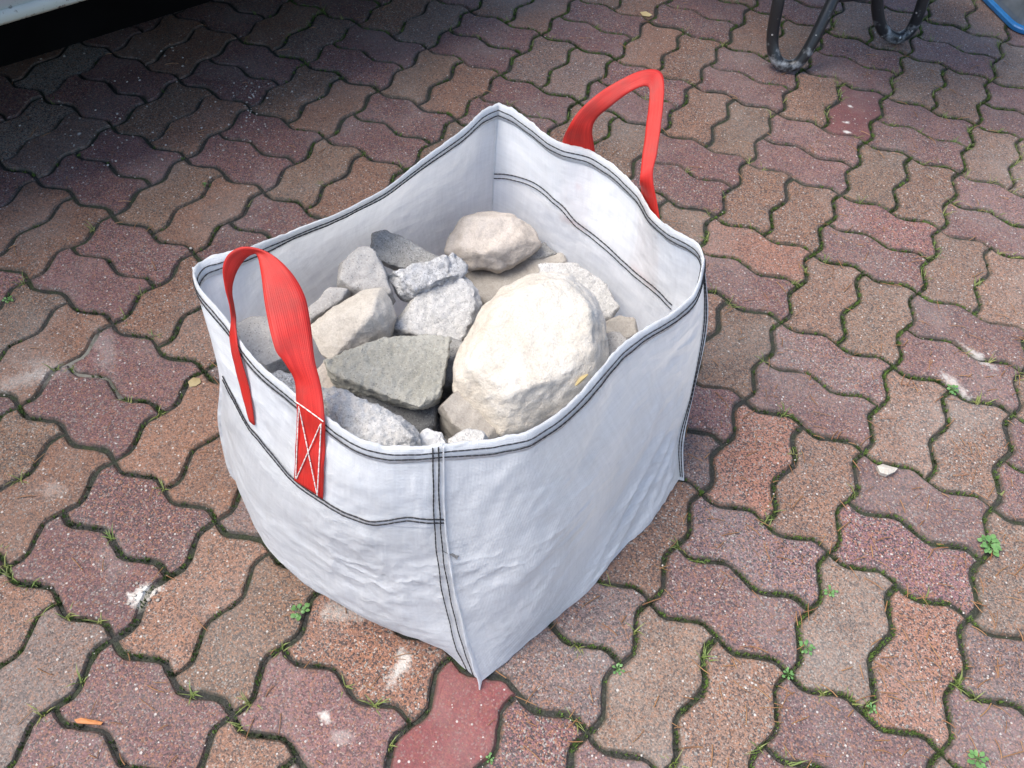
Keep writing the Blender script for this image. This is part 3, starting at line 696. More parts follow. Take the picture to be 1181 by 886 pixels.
def stone(name, label, out, z, ht, hb, mat, nrm='mix', st=.6, sb=.75, vox=.004, sm=1, n1=.0035, n2=.0018, f1=16, f2=60, top=None, cat='stone', gr=1.05):
    ci[0] += 1; seed = ci[0]; rnd = random.Random(seed)
    cx = sum(p[0] for p in out) / len(out); cy = sum(p[1] for p in out) / len(out); c = pix(cx, cy, z)
    out = [(cx + (x - cx) * gr, cy + (y - cy) * gr) for x, y in out]
    view = (CAM - c).normalized()
    n = V3((0, 0, 1)) if nrm == 'up' else view if nrm == 'view' else (V3((0, 0, 1)) + view).normalized() if nrm == 'mix' else V3(nrm).normalized()
    ring = [pix_plane(x, y, c, n) for x, y in out]; cc = sum(ring, V3()) / len(ring)
    pts = list(ring)
    if top:                      # ridge points given as (px, py, height above the outline plane)
        for x, y, h in top: pts.append(pix_plane(x, y, c + n * h, n))
    elif name not in ('boulder', 'limestone', 'rough_stone', 'chalk_stone', 'mortar_chunk'):
        sx, sy = rnd.uniform(-.5, .5), rnd.uniform(-.5, .5); ext = max((p - cc).length for p in ring); e1 = n.orthogonal().normalized(); e2 = n.cross(e1)
        pts += [cc + (p - cc) * max(st, .84) + n * (ht * (1 + sx * (p - cc).dot(e1) / ext + sy * (p - cc).dot(e2) / ext)) for p in ring]
    else: pts += [cc + (p - cc) * (st * rnd.uniform(.85, 1.12)) + n * (ht * rnd.uniform(.8, 1.1)) for p in (ring if name in ('boulder', 'limestone') else ring[seed % 2::2])]
    dn = (n * .5 + V3((0, 0, .5))).normalized()
    pts += [cc + (p - cc) * (sb * rnd.uniform(.9, 1.05)) - dn * (hb * rnd.uniform(.85, 1.1)) for p in (ring if name == 'boulder' else ring[::2])]
    o = finish_stone(name, pts, M[mat], vox, sm, n1, n2, seed, f1, f2)
    tag(o, label, cat, 'broken stones in the bag'); return o
def cp(L, ox=330, oy=230, s=2.9525): return [(ox + x / s, oy + y / s) for x, y in L]
# dusty bed of small rubble under the visible pieces
def rubble_bed():
    vs, fs = [], []; nx = 46
    for i in range(nx):
        for j in range(nx):
            a, b = i / (nx - 1), j / (nx - 1)
            p = base_pt('FL', a, .46).lerp(base_pt('RB', 1 - a, .46), b); q = base_pt('FR', b, .46).lerp(base_pt('BL', 1 - b, .46), a)
            w = (p + q) / 2; c = V3((-.37, -.6, 0)); w = V3((c.x + (w.x - c.x) * .93, c.y + (w.y - c.y) * .93, .235 + .02 * fbm(V3((w.x * 18, w.y * 18, 0))) + .006 * fbm(V3((w.x * 90, w.y * 90, 0))))); vs.append(w)
    fs += grid_faces(nx, nx)
    for k in range(420):
        w = vs[random.randrange(5, nx - 5) * nx + random.randrange(5, nx - 5)]; r = random.uniform(.006, .022); b = len(vs); seed = random.random() * 99
        bm = bmesh.new(); bmesh.ops.create_icosphere(bm, subdivisions=1, radius=r)
        for v in bm.verts: vs.append(w + v.co * (1 + .55 * noise.noise(v.co * (1.2 / r) + V3((seed, 0, 0)))) + V3((0, 0, r * .4)))
        for f in bm.faces: fs.append(tuple(b + v.index for v in f.verts))
        bm.free()
    o = mesh_obj('fine_rubble', vs, fs, M['fill']); tag(o, 'grey dust and small rubble filling the bag under the stones', 'rubble', kind='stuff')
rubble_bed()
BOULDER = stone('boulder', 'largest stone, big rounded white limestone boulder filling the right of the bag', cp([(880, 255), (965, 262), (1030, 315), (1075, 395), (1092, 480), (1085, 570), (1040, 650), (950, 715), (745, 802), (680, 765), (600, 690), (578, 640), (588, 540), (620, 470), (665, 395), (740, 310), (820, 268)]), .35, .055, .10, 'lime', 'mix', .70, .72, .0036, 6, .0045, .0024, 13, 62)
stone('limestone', 'rounded beige stone at the back corner of the bag', cp([(600, 75), (680, 42), (780, 45), (835, 95), (866, 155), (800, 205), (720, 237), (640, 236), (590, 212), (543, 182), (560, 120)]), .28, .028, .06, 'pinkbeige', 'mix', .66, .7, .004, 4, .006, .002)
stone('concrete_chunk', 'flat grey concrete piece leaning against the back left wall', cp([(298, 120), (340, 108), (430, 150), (525, 200), (520, 222), (440, 242), (380, 240), (345, 225), (292, 190)]), .32, .012, .035, 'conc', (.15, -.55, .8), .9, .8, .0026, 0, .0025, .0020, 22, 110)
stone('mortar_chunk', 'crumbly pale mortar lump with knobbly edge lying on top in the middle', cp([(326, 252), (400, 250), (470, 238), (530, 210), (580, 184), (597, 230), (590, 285), (500, 322), (440, 337), (390, 318), (345, 285)]), .335, .022, .028, 'mortar', 'mix', .7, .75, .0024, 1, .009, .0042, 26, 95)
stone('concrete_lump', 'dusty grey rounded lump left of the crumbly mortar piece', cp([(185, 230), (240, 182), (292, 178), (340, 250), (372, 345), (345, 362), (300, 335), (220, 325), (178, 295)]), .33, .03, .05, 'dusty', 'mix', .72, .8, .0028, 0, .003, .0016)
stone('concrete_lump', 'low dusty grey piece against the left inner wall behind the beige block', cp([(70, 370), (150, 310), (225, 318), (195, 355), (120, 402), (82, 418)]), .325, .015, .05, 'dusty', 'mix', .7, .8, .0032, 1, .004, .0014)
stone('concrete_lump', 'dusty grey lump half hidden behind the near handle', cp([(-190, 440), (-120, 400), (-30, 400), (30, 430), (60, 500), (20, 560), (-60, 600), (-150, 560)]), .33, .02, .05, 'dusty', 'mix', .7, .85, .0028, 0, .003, .0014)
stone('limestone_block', 'angular beige block with sharp ridge beside the near handle', cp([(82, 432), (160, 370), (265, 312), (322, 304), (355, 345), (372, 395), (348, 470), (288, 482), (152, 547), (122, 522)]), .335, .03, .06, 'beige', 'mix', .7, .85, .0028, 0, .0016, .0014, top=[(*cp([(200, 425)])[0], .022), (*cp([(292, 395)])[0], .040), (*cp([(308, 335)])[0], .030), (*cp([(160, 400)])[0], .018), (*cp([(345, 440)])[0], .012)])
stone('concrete_chunk', 'whitish weathered slab in the middle under the mortar lump', cp([(350, 455), (392, 395), (440, 330), (600, 268), (652, 308), (662, 362), (640, 430), (600, 510), (560, 530), (450, 470)]), .30, .02, .06, 'whiteconc', 'mix', .85, .9, .0026, 0, .004, .0024, 22, 110)
stone('concrete_slab', 'olive grey flat concrete slab with broken edge in front of the pile', cp([(138, 553), (230, 512), (335, 474), (470, 470), (552, 477), (540, 570), (524, 655), (450, 712), (330, 652), (230, 620), (155, 592)]), .345, .004, .040, 'olive', (.10, -.12, .98), .97, .93, .0024, 0, .0022, .0026, 24, 120)
stone('concrete_chunk', 'grey block wedged between the olive slab and the white boulder', cp([(480, 480), (560, 470), (612, 490), (600, 560), (588, 625), (540, 640), (490, 600)]), .30, .01, .06, 'conc', 'mix', .8, .9, .0035, 2, .004, .0018)
stone('rough_stone', 'rough speckled whitish stone just inside the front left rim', cp([(100, 680), (125, 645), (190, 650), (300, 705), (400, 755), (442, 785), (468, 840), (400, 900), (250, 890), (150, 800)]), .352, .022, .09, 'whiteconc', 'mix', .8, .85, .0023, 0, .004, .0030, 22, 120)
stone('chalk_stone', 'small bright white stone at the front corner of the bag', cp([(440, 825), (462, 795), (495, 783), (530, 790), (548, 825), (530, 870), (470, 880)]), .325, .006, .05, 'chalk', 'mix', .8, .95, .0022, 0, .005, .0015, 45, 120)
stone('brown_stone', 'brown smooth-faced stone under the lower left of the white boulder', cp([(520, 715), (560, 670), (592, 645), (660, 720), (735, 797), (690, 830), (600, 810), (560, 780)]), .31, .015, .07, 'brown', 'mix', .75, .9, .003, 0, .003, .0012)
stone('concrete_chunk', 'small grey stone showing over the rim below the white boulder', cp([(555, 820), (580, 795), (620, 778), (670, 785), (690, 810), (660, 870), (590, 880)]), .352, .010, .06, 'whiteconc', 'mix', .7, .9, .003, 3, .004, .0015)
stone('concrete_slab', 'pale grey slab at the back right beside the white boulder', cp([(860, 220), (985, 224), (1085, 282), (1132, 368), (1105, 402), (1040, 420), (940, 380), (870, 300)]), .275, .006, .045, 'whiteconc', (.05, -.3, .95), .94, .9, .0026, 0, .003, .0024, 20, 115)
stone('brown_slab', 'brownish grey flat slab below the rounded beige stone', cp([(615, 255), (760, 222), (935, 188), (952, 216), (880, 260), (780, 330), (700, 365), (640, 310)]), .235, .006, .05, 'brown', (0, -.2, .98), .92, .9, .004, 2, .004, .0014)
stone('concrete_chunk', 'small dark grey fragment beside the rounded beige stone', cp([(795, 190), (840, 168), (880, 146), (925, 190), (860, 212), (810, 210)]), .25, .012, .03, 'conc', 'mix', .6, .8, .003, 1, .003, .001)
stone('brown_stone', 'brown grey stone against the right inner wall', cp([(1075, 425), (1135, 398), (1190, 405), (1200, 470), (1140, 490), (1085, 470)]), .27, .010, .05, 'brown', 'mix', .75, .9, .003, 0, .003, .0012)
stone('concrete_chunk', 'small light grey stone at the right edge of the white boulder', cp([(1070, 470), (1105, 454), (1140, 460), (1165, 490), (1120, 545), (1080, 540)]), .32, .010, .05, 'dusty', 'mix', .7, .9, .003, 3, .003, .001)
stone('brown_slab', 'flat pinkish brown piece under the left end of the olive slab', cp([(85, 590), (140, 545), (200, 590), (235, 640), (195, 668), (120, 660), (80, 640)]), .31, .006, .03, 'pinkbeige', 'mix', .85, .9, .003, 2, .003, .001)
stone('mortar_chunk', 'rough grey mortar bit between the near handle and the rim', cp([(-70, 600), (-20, 575), (20, 590), (60, 650), (20, 700), (-40, 680)]), .335, .010, .05, 'mortar', 'mix', .7, .9, .003, 2, .005, .0025)
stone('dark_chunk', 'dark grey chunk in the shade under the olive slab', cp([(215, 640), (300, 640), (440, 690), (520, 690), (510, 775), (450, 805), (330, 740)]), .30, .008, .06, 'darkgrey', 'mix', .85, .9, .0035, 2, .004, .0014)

def on_stone(o, px, py):
    from mathutils.bvhtree import BVHTree
    t = BVHTree.FromPolygons([v.co + o.location for v in o.data.vertices], [tuple(p.vertices) for p in o.data.polygons])
    return t.ray_cast(CAM, ray(px, py).normalized())
def straw_on(o, px, py, ang, L, label):
    h, n, _, _ = on_stone(o, px, py)
    if h is None: return
    d = (RIGHT * cos(ang) - DOWN * sin(ang)); d = (d - n * d.dot(n)).normalized(); t = n.cross(d); vs = []; K = 7
    for k in range(K):
        f = k / (K - 1); w = L * .17 * sin(pi * (.12 + .8 * f)); c = d * (L * (f - .5)) + n * (.003 + .004 * abs(f - .5))
        vs += [c - t * w, c + n * (w * .5), c + t * w, c - n * .001]
    fs = [(k * 4 + a, k * 4 + (a + 1) % 4, k * 4 + 4 + (a + 1) % 4, k * 4 + 4 + a) for k in range(K - 1) for a in range(4)] + [(3, 2, 1, 0), tuple((K - 1) * 4 + a for a in range(4))]
    q = mesh_obj('straw_scrap', vs, fs, M['straw']); q.location = h; tag(q, label, 'straw')
straw_on(BOULDER, 668, 437, .45, .024, 'yellow straw scrap lying on the white boulder')

# ------------------------------------------------------------------ small things on the stones and the ground
def chip(name, label, cat, pts, z, thick, mat, group=None):
    top = [pix(x, y, z) for x, y in pts]; c = sum(top, V3()) / len(top)
    vs = [p + V3((0, 0, thick * (1 + .3 * random.random()))) for p in top] + [c + V3((0, 0, thick * 1.5))] + [c + (p - c) * .9 for p in top]; n = len(top)
    fs = [(i, (i + 1) % n, n) for i in range(n)] + [(n + 1 + i, n + 1 + (i + 1) % n, (i + 1) % n, i) for i in range(n)] + [tuple(n + 1 + i for i in range(n))[::-1]]
    o = mesh_obj(name, [v - V3((c.x, c.y, z)) for v in vs], fs, M[mat]); o.location = (c.x, c.y, z)
    return tag(o, label, cat, group)
chip('stone_chip', 'small pale pink stone chip lying on the paving right of the bag', 'stone', [(1009, 541), (1016, 538), (1026, 541), (1033, 543), (1030, 547), (1021, 551), (1013, 548)], 0.0, .008, 'beige')
chip('wood_splinter', 'thin orange wood splinter in a joint at bottom left', 'wood splinter', [(87, 831), (95, 829), (112, 832), (120, 834), (118, 837), (104, 836), (90, 835)], -.001, .004, 'wood')
chip('dry_leaf', 'dry yellowish leaf on the paving left of the near handle', 'leaf', [(217, 441), (223, 436), (231, 437), (232, 442), (226, 446), (219, 447)], .001, .0015, 'dryleaf')
chip('straw_piece', 'yellow straw scrap on the paving behind the far handle', 'straw', [(738, 15), (745, 14), (752, 18), (749, 20), (741, 19)], .001, .002, 'straw')

def in_view(x, y, mar=25):
    q = V3((x, y, 0)) - CAM
    if q.dot(FWD) < .3: return None
    a, b = proj(V3((x, y, 0)))
    return (a, b) if -mar < a < 1181 + mar and -mar < b < 886 + mar else None
# points along the joints
JOINTS = []
def wv(t): return AMP * (sin(4 * pi * t) - .06 * sin(12 * pi * t))
for i in range(-14, 8):
    for j in range(-12, 9):
        for e in (0, 1, 2):
            for k in range(46):
                t = (k + random.random()) / 46
                if e == 0: x, y = (i + t) * S, -j * S - wv(t)
                elif e == 1: x, y = i * S - wv(t), -(j + t) * S
                elif (i + j) % 2 == 0: x, y = (i + t) * S, -(j + .5) * S - wv(t)
                else: x, y = (i + .5) * S - wv(t), -(j + t) * S
                JOINTS.append((x, y))
FOOT = [base_pt('FR', t / 8, 0) for t in range(8)] + [base_pt('RB', t / 8, 0) for t in range(8)] + [base_pt('BL', t / 8, 0) for t in range(8)] + [base_pt('FL', 1 - t / 8, 0) for t in range(8)]
def under_bag(x, y):
    ins = False; n = len(FOOT)
    for a in range(n):
        p, q = FOOT[a], FOOT[a - 1]
        if (p.y > y) != (q.y > y) and x < (q.x - p.x) * (y - p.y) / (q.y - p.y) + p.x: ins = not ins
    return ins
def blades():
    vs, fs = [], []; gv, gf = [], []
    for x, y in JOINTS:
        pq = in_view(x, y)
        if not pq or under_bag(x, y): continue
        px, py = pq
        m = noise.noise(V3((x * 2.2, y * 2.2, 3))) + .7 * noise.noise(V3((x * 9, y * 9, 7)))
        dens = .24 + .85 * m + (.12 if px > 700 else 0) - (.45 if px < 330 and py < 260 else 0) + (.15 if 380 < px < 720 and py < 180 else 0)
        if random.random() < dens:            # cushions of moss: many tiny upright scales
            for k in range(9):
                a = random.random() * 2 * pi; r = random.uniform(0, .0055); h = random.uniform(.0015, .0048); w = random.uniform(.0009, .002)
                c = V3((x + cos(a) * r, y + sin(a) * r, -.0060 + .001)); d = V3((cos(a), sin(a), 0)); t = V3((-d.y, d.x, 0)); b = len(vs)
                vs += [c - t * w, c + t * w, c + d * (h * .5) + V3((0, 0, h + .0022))]; fs.append((b, b + 1, b + 2))
        g = .012 + (.10 * max(0, noise.noise(V3((x * 3.1, y * 3.1, 11))) ) if px > 760 else .02 * max(0, m))
        if abs(px - (1128 - .02 * py)) < 70 and py < 330: g += .09
        if abs(px - 1000) < 40 and 30 < py < 110: g += .12
        if px < 330 and py < 300: g *= .2
        if random.random() < g:               # grass blades standing in the joint
            for k in range(random.randint(4, 9)):
                a = random.random() * 2 * pi; L = random.uniform(.008, .026); w = random.uniform(.0006, .0012); d = V3((cos(a), sin(a), 0)); t = V3((-d.y, d.x, 0)); b = len(gv)
                c = V3((x + random.uniform(-.004, .004), y + random.uniform(-.004, .004), -.006)); up = random.uniform(.25, .8)
                gv += [c - t * w, c + t * w, c + d * L * .5 + t * w * .8 + V3((0, 0, L * up * .8)), c + d * L * .5 - t * w * .8 + V3((0, 0, L * up * .8)), c + d * L + V3((0, 0, L * up))]
                gf += [(b, b + 1, b + 2, b + 3), (b + 3, b + 2, b + 4)]
    tag(mesh_obj('joint_moss', vs, fs, M['moss']), 'dark green moss growing in the paving joints', 'moss', kind='stuff')
    tag(mesh_obj('joint_grass', gv, gf, M['grass']), 'thin grass blades sprouting from the paving joints', 'grass', kind='stuff')
blades()
def needles():
    vs, fs = [], []
    n = 0
    while n < 620:
        px, py = random.uniform(0, 1181), random.uniform(0, 886)
        w = .16 + .84 * min(max((px - 500) / 500, 0), 1) * (.4 + .6 * min(py / 500, 1))
        if random.random() > w: continue
        p = pix(px, py)
        if under_bag(p.x, p.y): continue
        n += 1; a = random.random() * 2 * pi; L = random.uniform(.010, .034); wd = random.uniform(.0004, .0009); cv = random.uniform(-.25, .25); b = len(vs)
        for k in range(4):
            t = k / 3; d = V3((cos(a + cv * t), sin(a + cv * t), 0)); s = V3((-d.y, d.x, 0)); c = p + d * (L * t) + V3((0, 0, .0022 + .0014 * sin(pi * t) + .001 * random.random()))
            vs += [c - s * wd, c + s * wd, c + V3((0, 0, wd * 1.2))]
        for k in range(3):
            q = b + k * 3
            fs += [(q, q + 3, q + 5, q + 2), (q + 2, q + 5, q + 4, q + 1), (q + 1, q + 4, q + 3, q)]
    tag(mesh_obj('pine_needles', vs, fs, M['needle']), 'fallen reddish pine needles scattered over the paving', 'needles', kind='stuff')
needles()
def grit():
    vs, fs = [], []
    def add(p, r):
        b = len(vs); bm = bmesh.new(); bmesh.ops.create_icosphere(bm, subdivisions=1, radius=r); sd = random.random() * 90
        for v in bm.verts: q = v.co * (1 + .5 * noise.noise(v.co / r + V3((sd, 0, 0)))); vs.append(p + V3((q.x, q.y, q.z * .6 + r * .3)))
        for f in bm.faces: fs.append(tuple(b + v.index for v in f.verts))
        bm.free()
    for k in range(520):
        px, py = random.uniform(0, 1181), random.uniform(0, 886); p = pix(px, py)
        if not under_bag(p.x, p.y): add(p, random.choice((.0007, .0009, .0012, .0018)))
    for k in range(150):                       # windblown grit along the edge of the parked vehicle
        t = random.random(); px, py = 60 + 240 * t + random.gauss(0, 45), 165 - 40 * t + random.gauss(0, 38); add(pix(px, py), random.choice((.001, .0014, .002, .003)))
    for cx, cy, n in ((292, 112, 26), (285, 140, 16), (92, 153, 5), (165, 685, 12), (180, 60, 20)):
        for k in range(n): add(pix(cx + random.gauss(0, 12), cy + random.gauss(0, 9)), random.uniform(.0012, .0035))
    tag(mesh_obj('grit', vs, fs, M['grit']), 'pale grit and sand grains scattered over the paving', 'grit', kind='stuff')
grit()
def weed(px, py, R, n, label, name='weed'):
    R *= .8; c = pix(px, py); root = empty(name, (c.x, c.y, 0)); tag(root, label, 'weed', 'weeds in the paving joints')
    vs, fs = [], []; sv, sf = [], []
    for k in range(n):
        a = k * 2.4 + random.uniform(-.3, .3); r = R * .62 * math.sqrt((k + .4) / n) * random.uniform(.8, 1.1); h = random.uniform(.2, .5) * R * (1.15 - .7 * r / R)
        tip = V3((cos(a) * r, sin(a) * r, h)); tube_geo([V3((0, 0, -.006)), tip * .6 + V3((0, 0, h * .2)), tip], .0005, 4, sv, sf)
        L = R * random.uniform(.36, .56); w = L * random.uniform(.36, .48); d = V3((cos(a), sin(a), random.uniform(-.15, .3))).normalized(); s = V3((-sin(a), cos(a), random.uniform(-.3, .3))).normalized(); u = d.cross(s); b = len(vs)
        prof = [(0, .12), (.25, .8), (.5, 1), (.78, .7), (1, .08)]
        for t, f in prof:
            q = tip + d * (L * t) - u * (L * .25 * (t - .4) ** 2)
            vs += [q - s * (w * f) + u * (.12 * w * f), q - u * 0, q + s * (w * f) + u * (.12 * w * f)]
        for i in range(4):
            for e in (0, 1): q = b + i * 3 + e; fs.append((q, q + 1, q + 4, q + 3))
    mesh_obj('foliage', vs, fs, M['leaf'], root, True); mesh_obj('stem', sv, sf, M['leaf'], root)
for a in [(1139, 630, .026, 20, 'largest leafy green weed in a joint at the right edge'), (346, 706, .020, 12, 'small leafy weed at the bag\'s front left foot'), (930, 748, .017, 10, 'small weed in the joint right of the bag near the bottom'),
          (1098, 451, .018, 12, 'small green weed beside pale stain near the right edge'), (957, 683, .015, 9, 'tiny weed above the other small weed right of the bag'), (909, 778, .013, 8, 'tiny weed at a joint crossing below right of the bag'), (1126, 876, .020, 14, 'leafy weed at the bottom right corner of the photo'),
          (1005, 818, .012, 8, 'tiny weed at the lower end of an orange block at bottom right'), (712, 772, .013, 9, 'tiny weed in the joint in front of the bag'), (565, 876, .010, 7, 'tiny weed beside the smooth red block at the bottom'), (10, 347, .014, 9, 'tiny weed at the left edge of the photo'), (236, 213, .010, 7, 'tiny weed in the joint left of the bag\'s back wall')]: weed(*a)

# ------------------------------------------------------------------ wheelbarrow, of which the photograph shows the feet
G1, G2 = pix(906, 84), pix(1036, 50); TR = (G2 - G1).normalized(); AX = V3((-TR.y, TR.x, 0))      # TR across, AX towards the wheel
WB = empty('wheelbarrow', ((G1 + G2) / 2).to_tuple()); tag(WB, 'wheelbarrow with black cement-splashed tube legs at the top right', 'wheelbarrow')
def tube_obj(name, pts, r, mat, parent, n=60, seg=14, sub=None):
    path = [cr(pts, i / n) for i in range(n + 1)]; vs, fs = tube_geo(path, r, seg); o = mesh_obj(name, vs, fs, M[mat], None, True)
    if sub: o.parent = sub; o.matrix_parent_inverse = sub.matrix_parent_inverse.copy() if False else Matrix.Translation(-V3(parent.location))
    else: keep(o, parent)
    return o
RT = .0155
def leg(px_pts): return [pix(x, y, z) for x, y, z in px_pts]
l1 = leg([(925, -140, .46), (908, -50, .275), (898, 0, .18), (891, 42, .085), (894, 66, .036), (906, 76, .0175), (921, 72, .030), (935, 52, .075), (950, 22, .135), (964, -8, .19), (985, -60, .285), (1005, -120, .42)])
l2 = leg([(1030, -170, .46), (1018, -60, .275), (1013, -15, .17), (1012, 12, .105), (1017, 32, .052), (1028, 42, .024), (1038, 43, .0175), (1050, 35, .034), (1060, 15, .085), (1070, -18, .16), (1085, -70, .27), (1110, -150, .42)])
tube_obj('leg', l1, RT, 'tube', WB); tube_obj('leg', l2, RT, 'tube', WB)
ca, cb = pix(963, -2, .175), pix(1012, -6, .15)
tube_obj('cross_brace', [ca, ca.lerp(cb, .5), cb], .011, 'tube', WB, 8)
MID = (G1 + G2) / 2
def wl(a, t, z): return MID + AX * a + TR * t + V3((0, 0, z))
for sgn in (-1, 1):              # long rails to the wheel, with rubber grips at the other end
    rail = [wl(-.52, sgn * .29, .60), wl(-.25, sgn * .27, .50), wl(.05, sgn * .21, .44), wl(.45, sgn * .12, .33), wl(.88, sgn * .06, .20)]
    rl = tube_obj('rail', rail, .016, 'tube', WB, 40); g = [rail[0] + (rail[0] - rail[1]).normalized() * .01, rail[0].lerp(rail[1], .22), rail[0].lerp(rail[1], .42)]
    tube_obj('grip', g, .021, 'rubber', WB, 10)
def tray():
    lv = [(-.16, .62, .20, .44), (-.22, .74, .30, .54), (-.27, .84, .36, .63)]; vs, fs = [], []; K = 32
    def ring(a0, a1, hw, z, sh=0):
        r = .09; out = []
        for k in range(K):
            th = 2 * pi * (k + .5) / K; c, s = cos(th), sin(th); p = 4.5; rr = (abs(c) ** p + abs(s) ** p) ** (-1 / p)
            out.append(wl((a0 + a1) / 2 + (a1 - a0) / 2 * c * rr * (1 - sh), hw * s * rr * (1 - sh), z))
        return out
    for (a0, a1, hw, z) in lv: vs += ring(a0, a1, hw, z)
    vs += ring(lv[2][0], lv[2][1], lv[2][2], lv[2][3] + .004, -.03); vs += ring(lv[2][0], lv[2][1], lv[2][2], lv[2][3] - .002, .004)
    vs += ring(lv[0][0], lv[0][1], lv[0][2], lv[0][3] + .003, .01)
    for r in range(5):
        for k in range(K): fs.append((r * K + k, r * K + (k + 1) % K, (r + 1) * K + (k + 1) % K, (r + 1) * K + k))
    fs.append(tuple(range(K))[::-1]); fs.append(tuple(range(5 * K, 6 * K)))
    keep(mesh_obj('tray', vs, fs, M['steel'], None, True), WB)
tray()
wc = wl(.92, 0, .19)
def wheel_geo(c, ax, R, r, seg=32, sec=12):
    u = V3((0, 0, 1)); s = ax.cross(u).normalized(); vs, fs = [], []
    for i in range(seg):
        a = 2 * pi * i / seg; d = u * cos(a) + s * sin(a)
        for k in range(sec): b = 2 * pi * k / sec; vs.append(c + d * (R - r + r * cos(b)) + ax * (r * .9 * sin(b)))
    for i in range(seg):
        for k in range(sec): fs.append((i * sec + k, i * sec + (k + 1) % sec, ((i + 1) % seg) * sec + (k + 1) % sec, ((i + 1) % seg) * sec + k))
    return vs, fs
def disc_geo(c, ax, R, h, seg=28):
    u = V3((0, 0, 1)); s = ax.cross(u).normalized(); vs = []; fs = []
    for (rr, hh) in ((R, -h), (R, h), (R * .82, h * 1.1), (R * .75, h * .5), (R * .25, h * .5), (R * .2, h * 1.3)):
        for i in range(seg): a = 2 * pi * i / seg; vs.append(c + (u * cos(a) + s * sin(a)) * rr + ax * hh)
    for r in range(5):
        for i in range(seg): fs.append((r * seg + i, r * seg + (i + 1) % seg, (r + 1) * seg + (i + 1) % seg, (r + 1) * seg + i))
    fs.append(tuple(range(seg))[::-1]); fs.append(tuple(range(5 * seg, 6 * seg))); return vs, fs
wt = keep(mesh_obj('wheel', *wheel_geo(wc, TR, .19, .045), M['rubber'], None, True), WB)
rm = mesh_obj('rim', *disc_geo(wc, TR, .115, .025), M['steel']); rm.parent = wt; rm.matrix_parent_inverse = Matrix()

# ------------------------------------------------------------------ blue tub, its corner showing at the top right
RZ = .016
tc = pix(1177, 37, RZ); te = pix(1140, 0, RZ); T1 = (te - tc).normalized(); T1.z = 0; T1.normalize(); T2 = V3((T1.y, -T1.x, 0))
if T2.dot(RIGHT) < 0: T2 = -T2
TUB = empty('mortar_tub', (tc + T1 * .3 + T2 * .22).to_tuple()[:2] + (0,)); tag(TUB, 'upturned grey tub with a blue rim at the top right corner', 'tub')
def tub_ring(e, z, r=.05, L=.60, W=.44, q=6):
    out = []
    for cx, cy, a0 in ((L + e - r, W + e - r, 0), (-e + r, W + e - r, 90), (-e + r, -e + r, 180), (L + e - r, -e + r, 270)):
        for k in range(q + 1): a = radians(a0 + 90 * k / q); out.append(tc + T1 * (cx + r * cos(a)) + T2 * (cy + r * sin(a)) + V3((0, 0, z - RZ)))
    return out
def tub_part(name, rings, mat, cap0=False, cap1=False):
    vs, fs = [], []; K = len(rings[0])
    for r in rings: vs += r
    for r in range(len(rings) - 1):
        for k in range(K): fs.append((r * K + k, r * K + (k + 1) % K, (r + 1) * K + (k + 1) % K, (r + 1) * K + k))
    if cap0: fs.append(tuple(range(K))[::-1])
    if cap1: fs.append(tuple(range((len(rings) - 1) * K, len(rings) * K)))
    keep(mesh_obj(name, vs, fs, M[mat], None, False), TUB)
tub_part('rim', [tub_ring(-.02, .002), tub_ring(-.001, .002), tub_ring(0, .005), tub_ring(0, RZ - .003), tub_ring(-.003, RZ), tub_ring(-.014, RZ), tub_ring(-.02, RZ - .004)], 'blue')
tub_part('basin', [tub_ring(-.016, .008), tub_ring(-.018, RZ + .012), tub_ring(-.026, RZ + .05), tub_ring(-.036, .10, .06), tub_ring(-.05, .15, .07), tub_ring(-.07, .175, .08), tub_ring(-.10, .185, .08)], 'greyplastic', False, True)

# ------------------------------------------------------------------ parked vehicle (a small camping trailer) on the left: its sill crosses the top left corner
VZ = .38
va, vb = pix(0, 28, VZ), pix(95, 0, VZ); VD = (vb - va).normalized(); VN = V3((-VD.y, VD.x, 0))       # VD along, VN away from the bag
VO = va
def vp(s, n, z): return V3((VO.x + VD.x * s + VN.x * n, VO.y + VD.y * s + VN.y * n, z))
VAN = empty('parked_vehicle', vp(-.6, .9, 0)[:]); tag(VAN, 'pale grey parked vehicle with rust-spotted lower edge at the top left', 'vehicle')
def loft(name, secs, mat, parent=VAN, close=True, smooth=True):
    vs, fs = [], []; K = len(secs[0])
    for s in secs: vs += s
    for i in range(len(secs) - 1):
        for k in range(K - 1 + (1 if close else 0)): fs.append((i * K + k, i * K + (k + 1) % K, (i + 1) * K + (k + 1) % K, (i + 1) * K + k))
    fs.append(tuple(range(K))[::-1]); fs.append(tuple((len(secs) - 1) * K + k for k in range(K)))
    return keep(mesh_obj(name, vs, fs, M[mat], None, smooth), parent)
S0, S1 = -2.7, 1.45
def vsec(s, sh, zt):
    prof = [(.012, .392), (.002, .40), (-.004, .43), (-.012, .48), (-.02, .66), (-.022, .90), (.0, 1.10), (.10, 1.60), (.20, zt - .06), (.32, zt), (1.48, zt), (1.60, zt - .06), (1.70, 1.60), (1.80, 1.10), (1.822, .90), (1.82, .66), (1.80, .43), (1.788, .392)]
    return [vp(s, .9 + (n - .9) * sh, z) for n, z in prof]
body = loft('body', [vsec(S0, .86, 1.75), vsec(S0 + .08, .96, 2.05), vsec(S0 + .25, 1, 2.22), vsec(S0 + .6, 1, 2.32), vsec(-.6, 1, 2.35), vsec(S1 - .6, 1, 2.32), vsec(S1 - .25, 1, 2.25), vsec(S1 - .08, .97, 2.12), vsec(S1, .88, 1.85)], 'van', smooth=False)
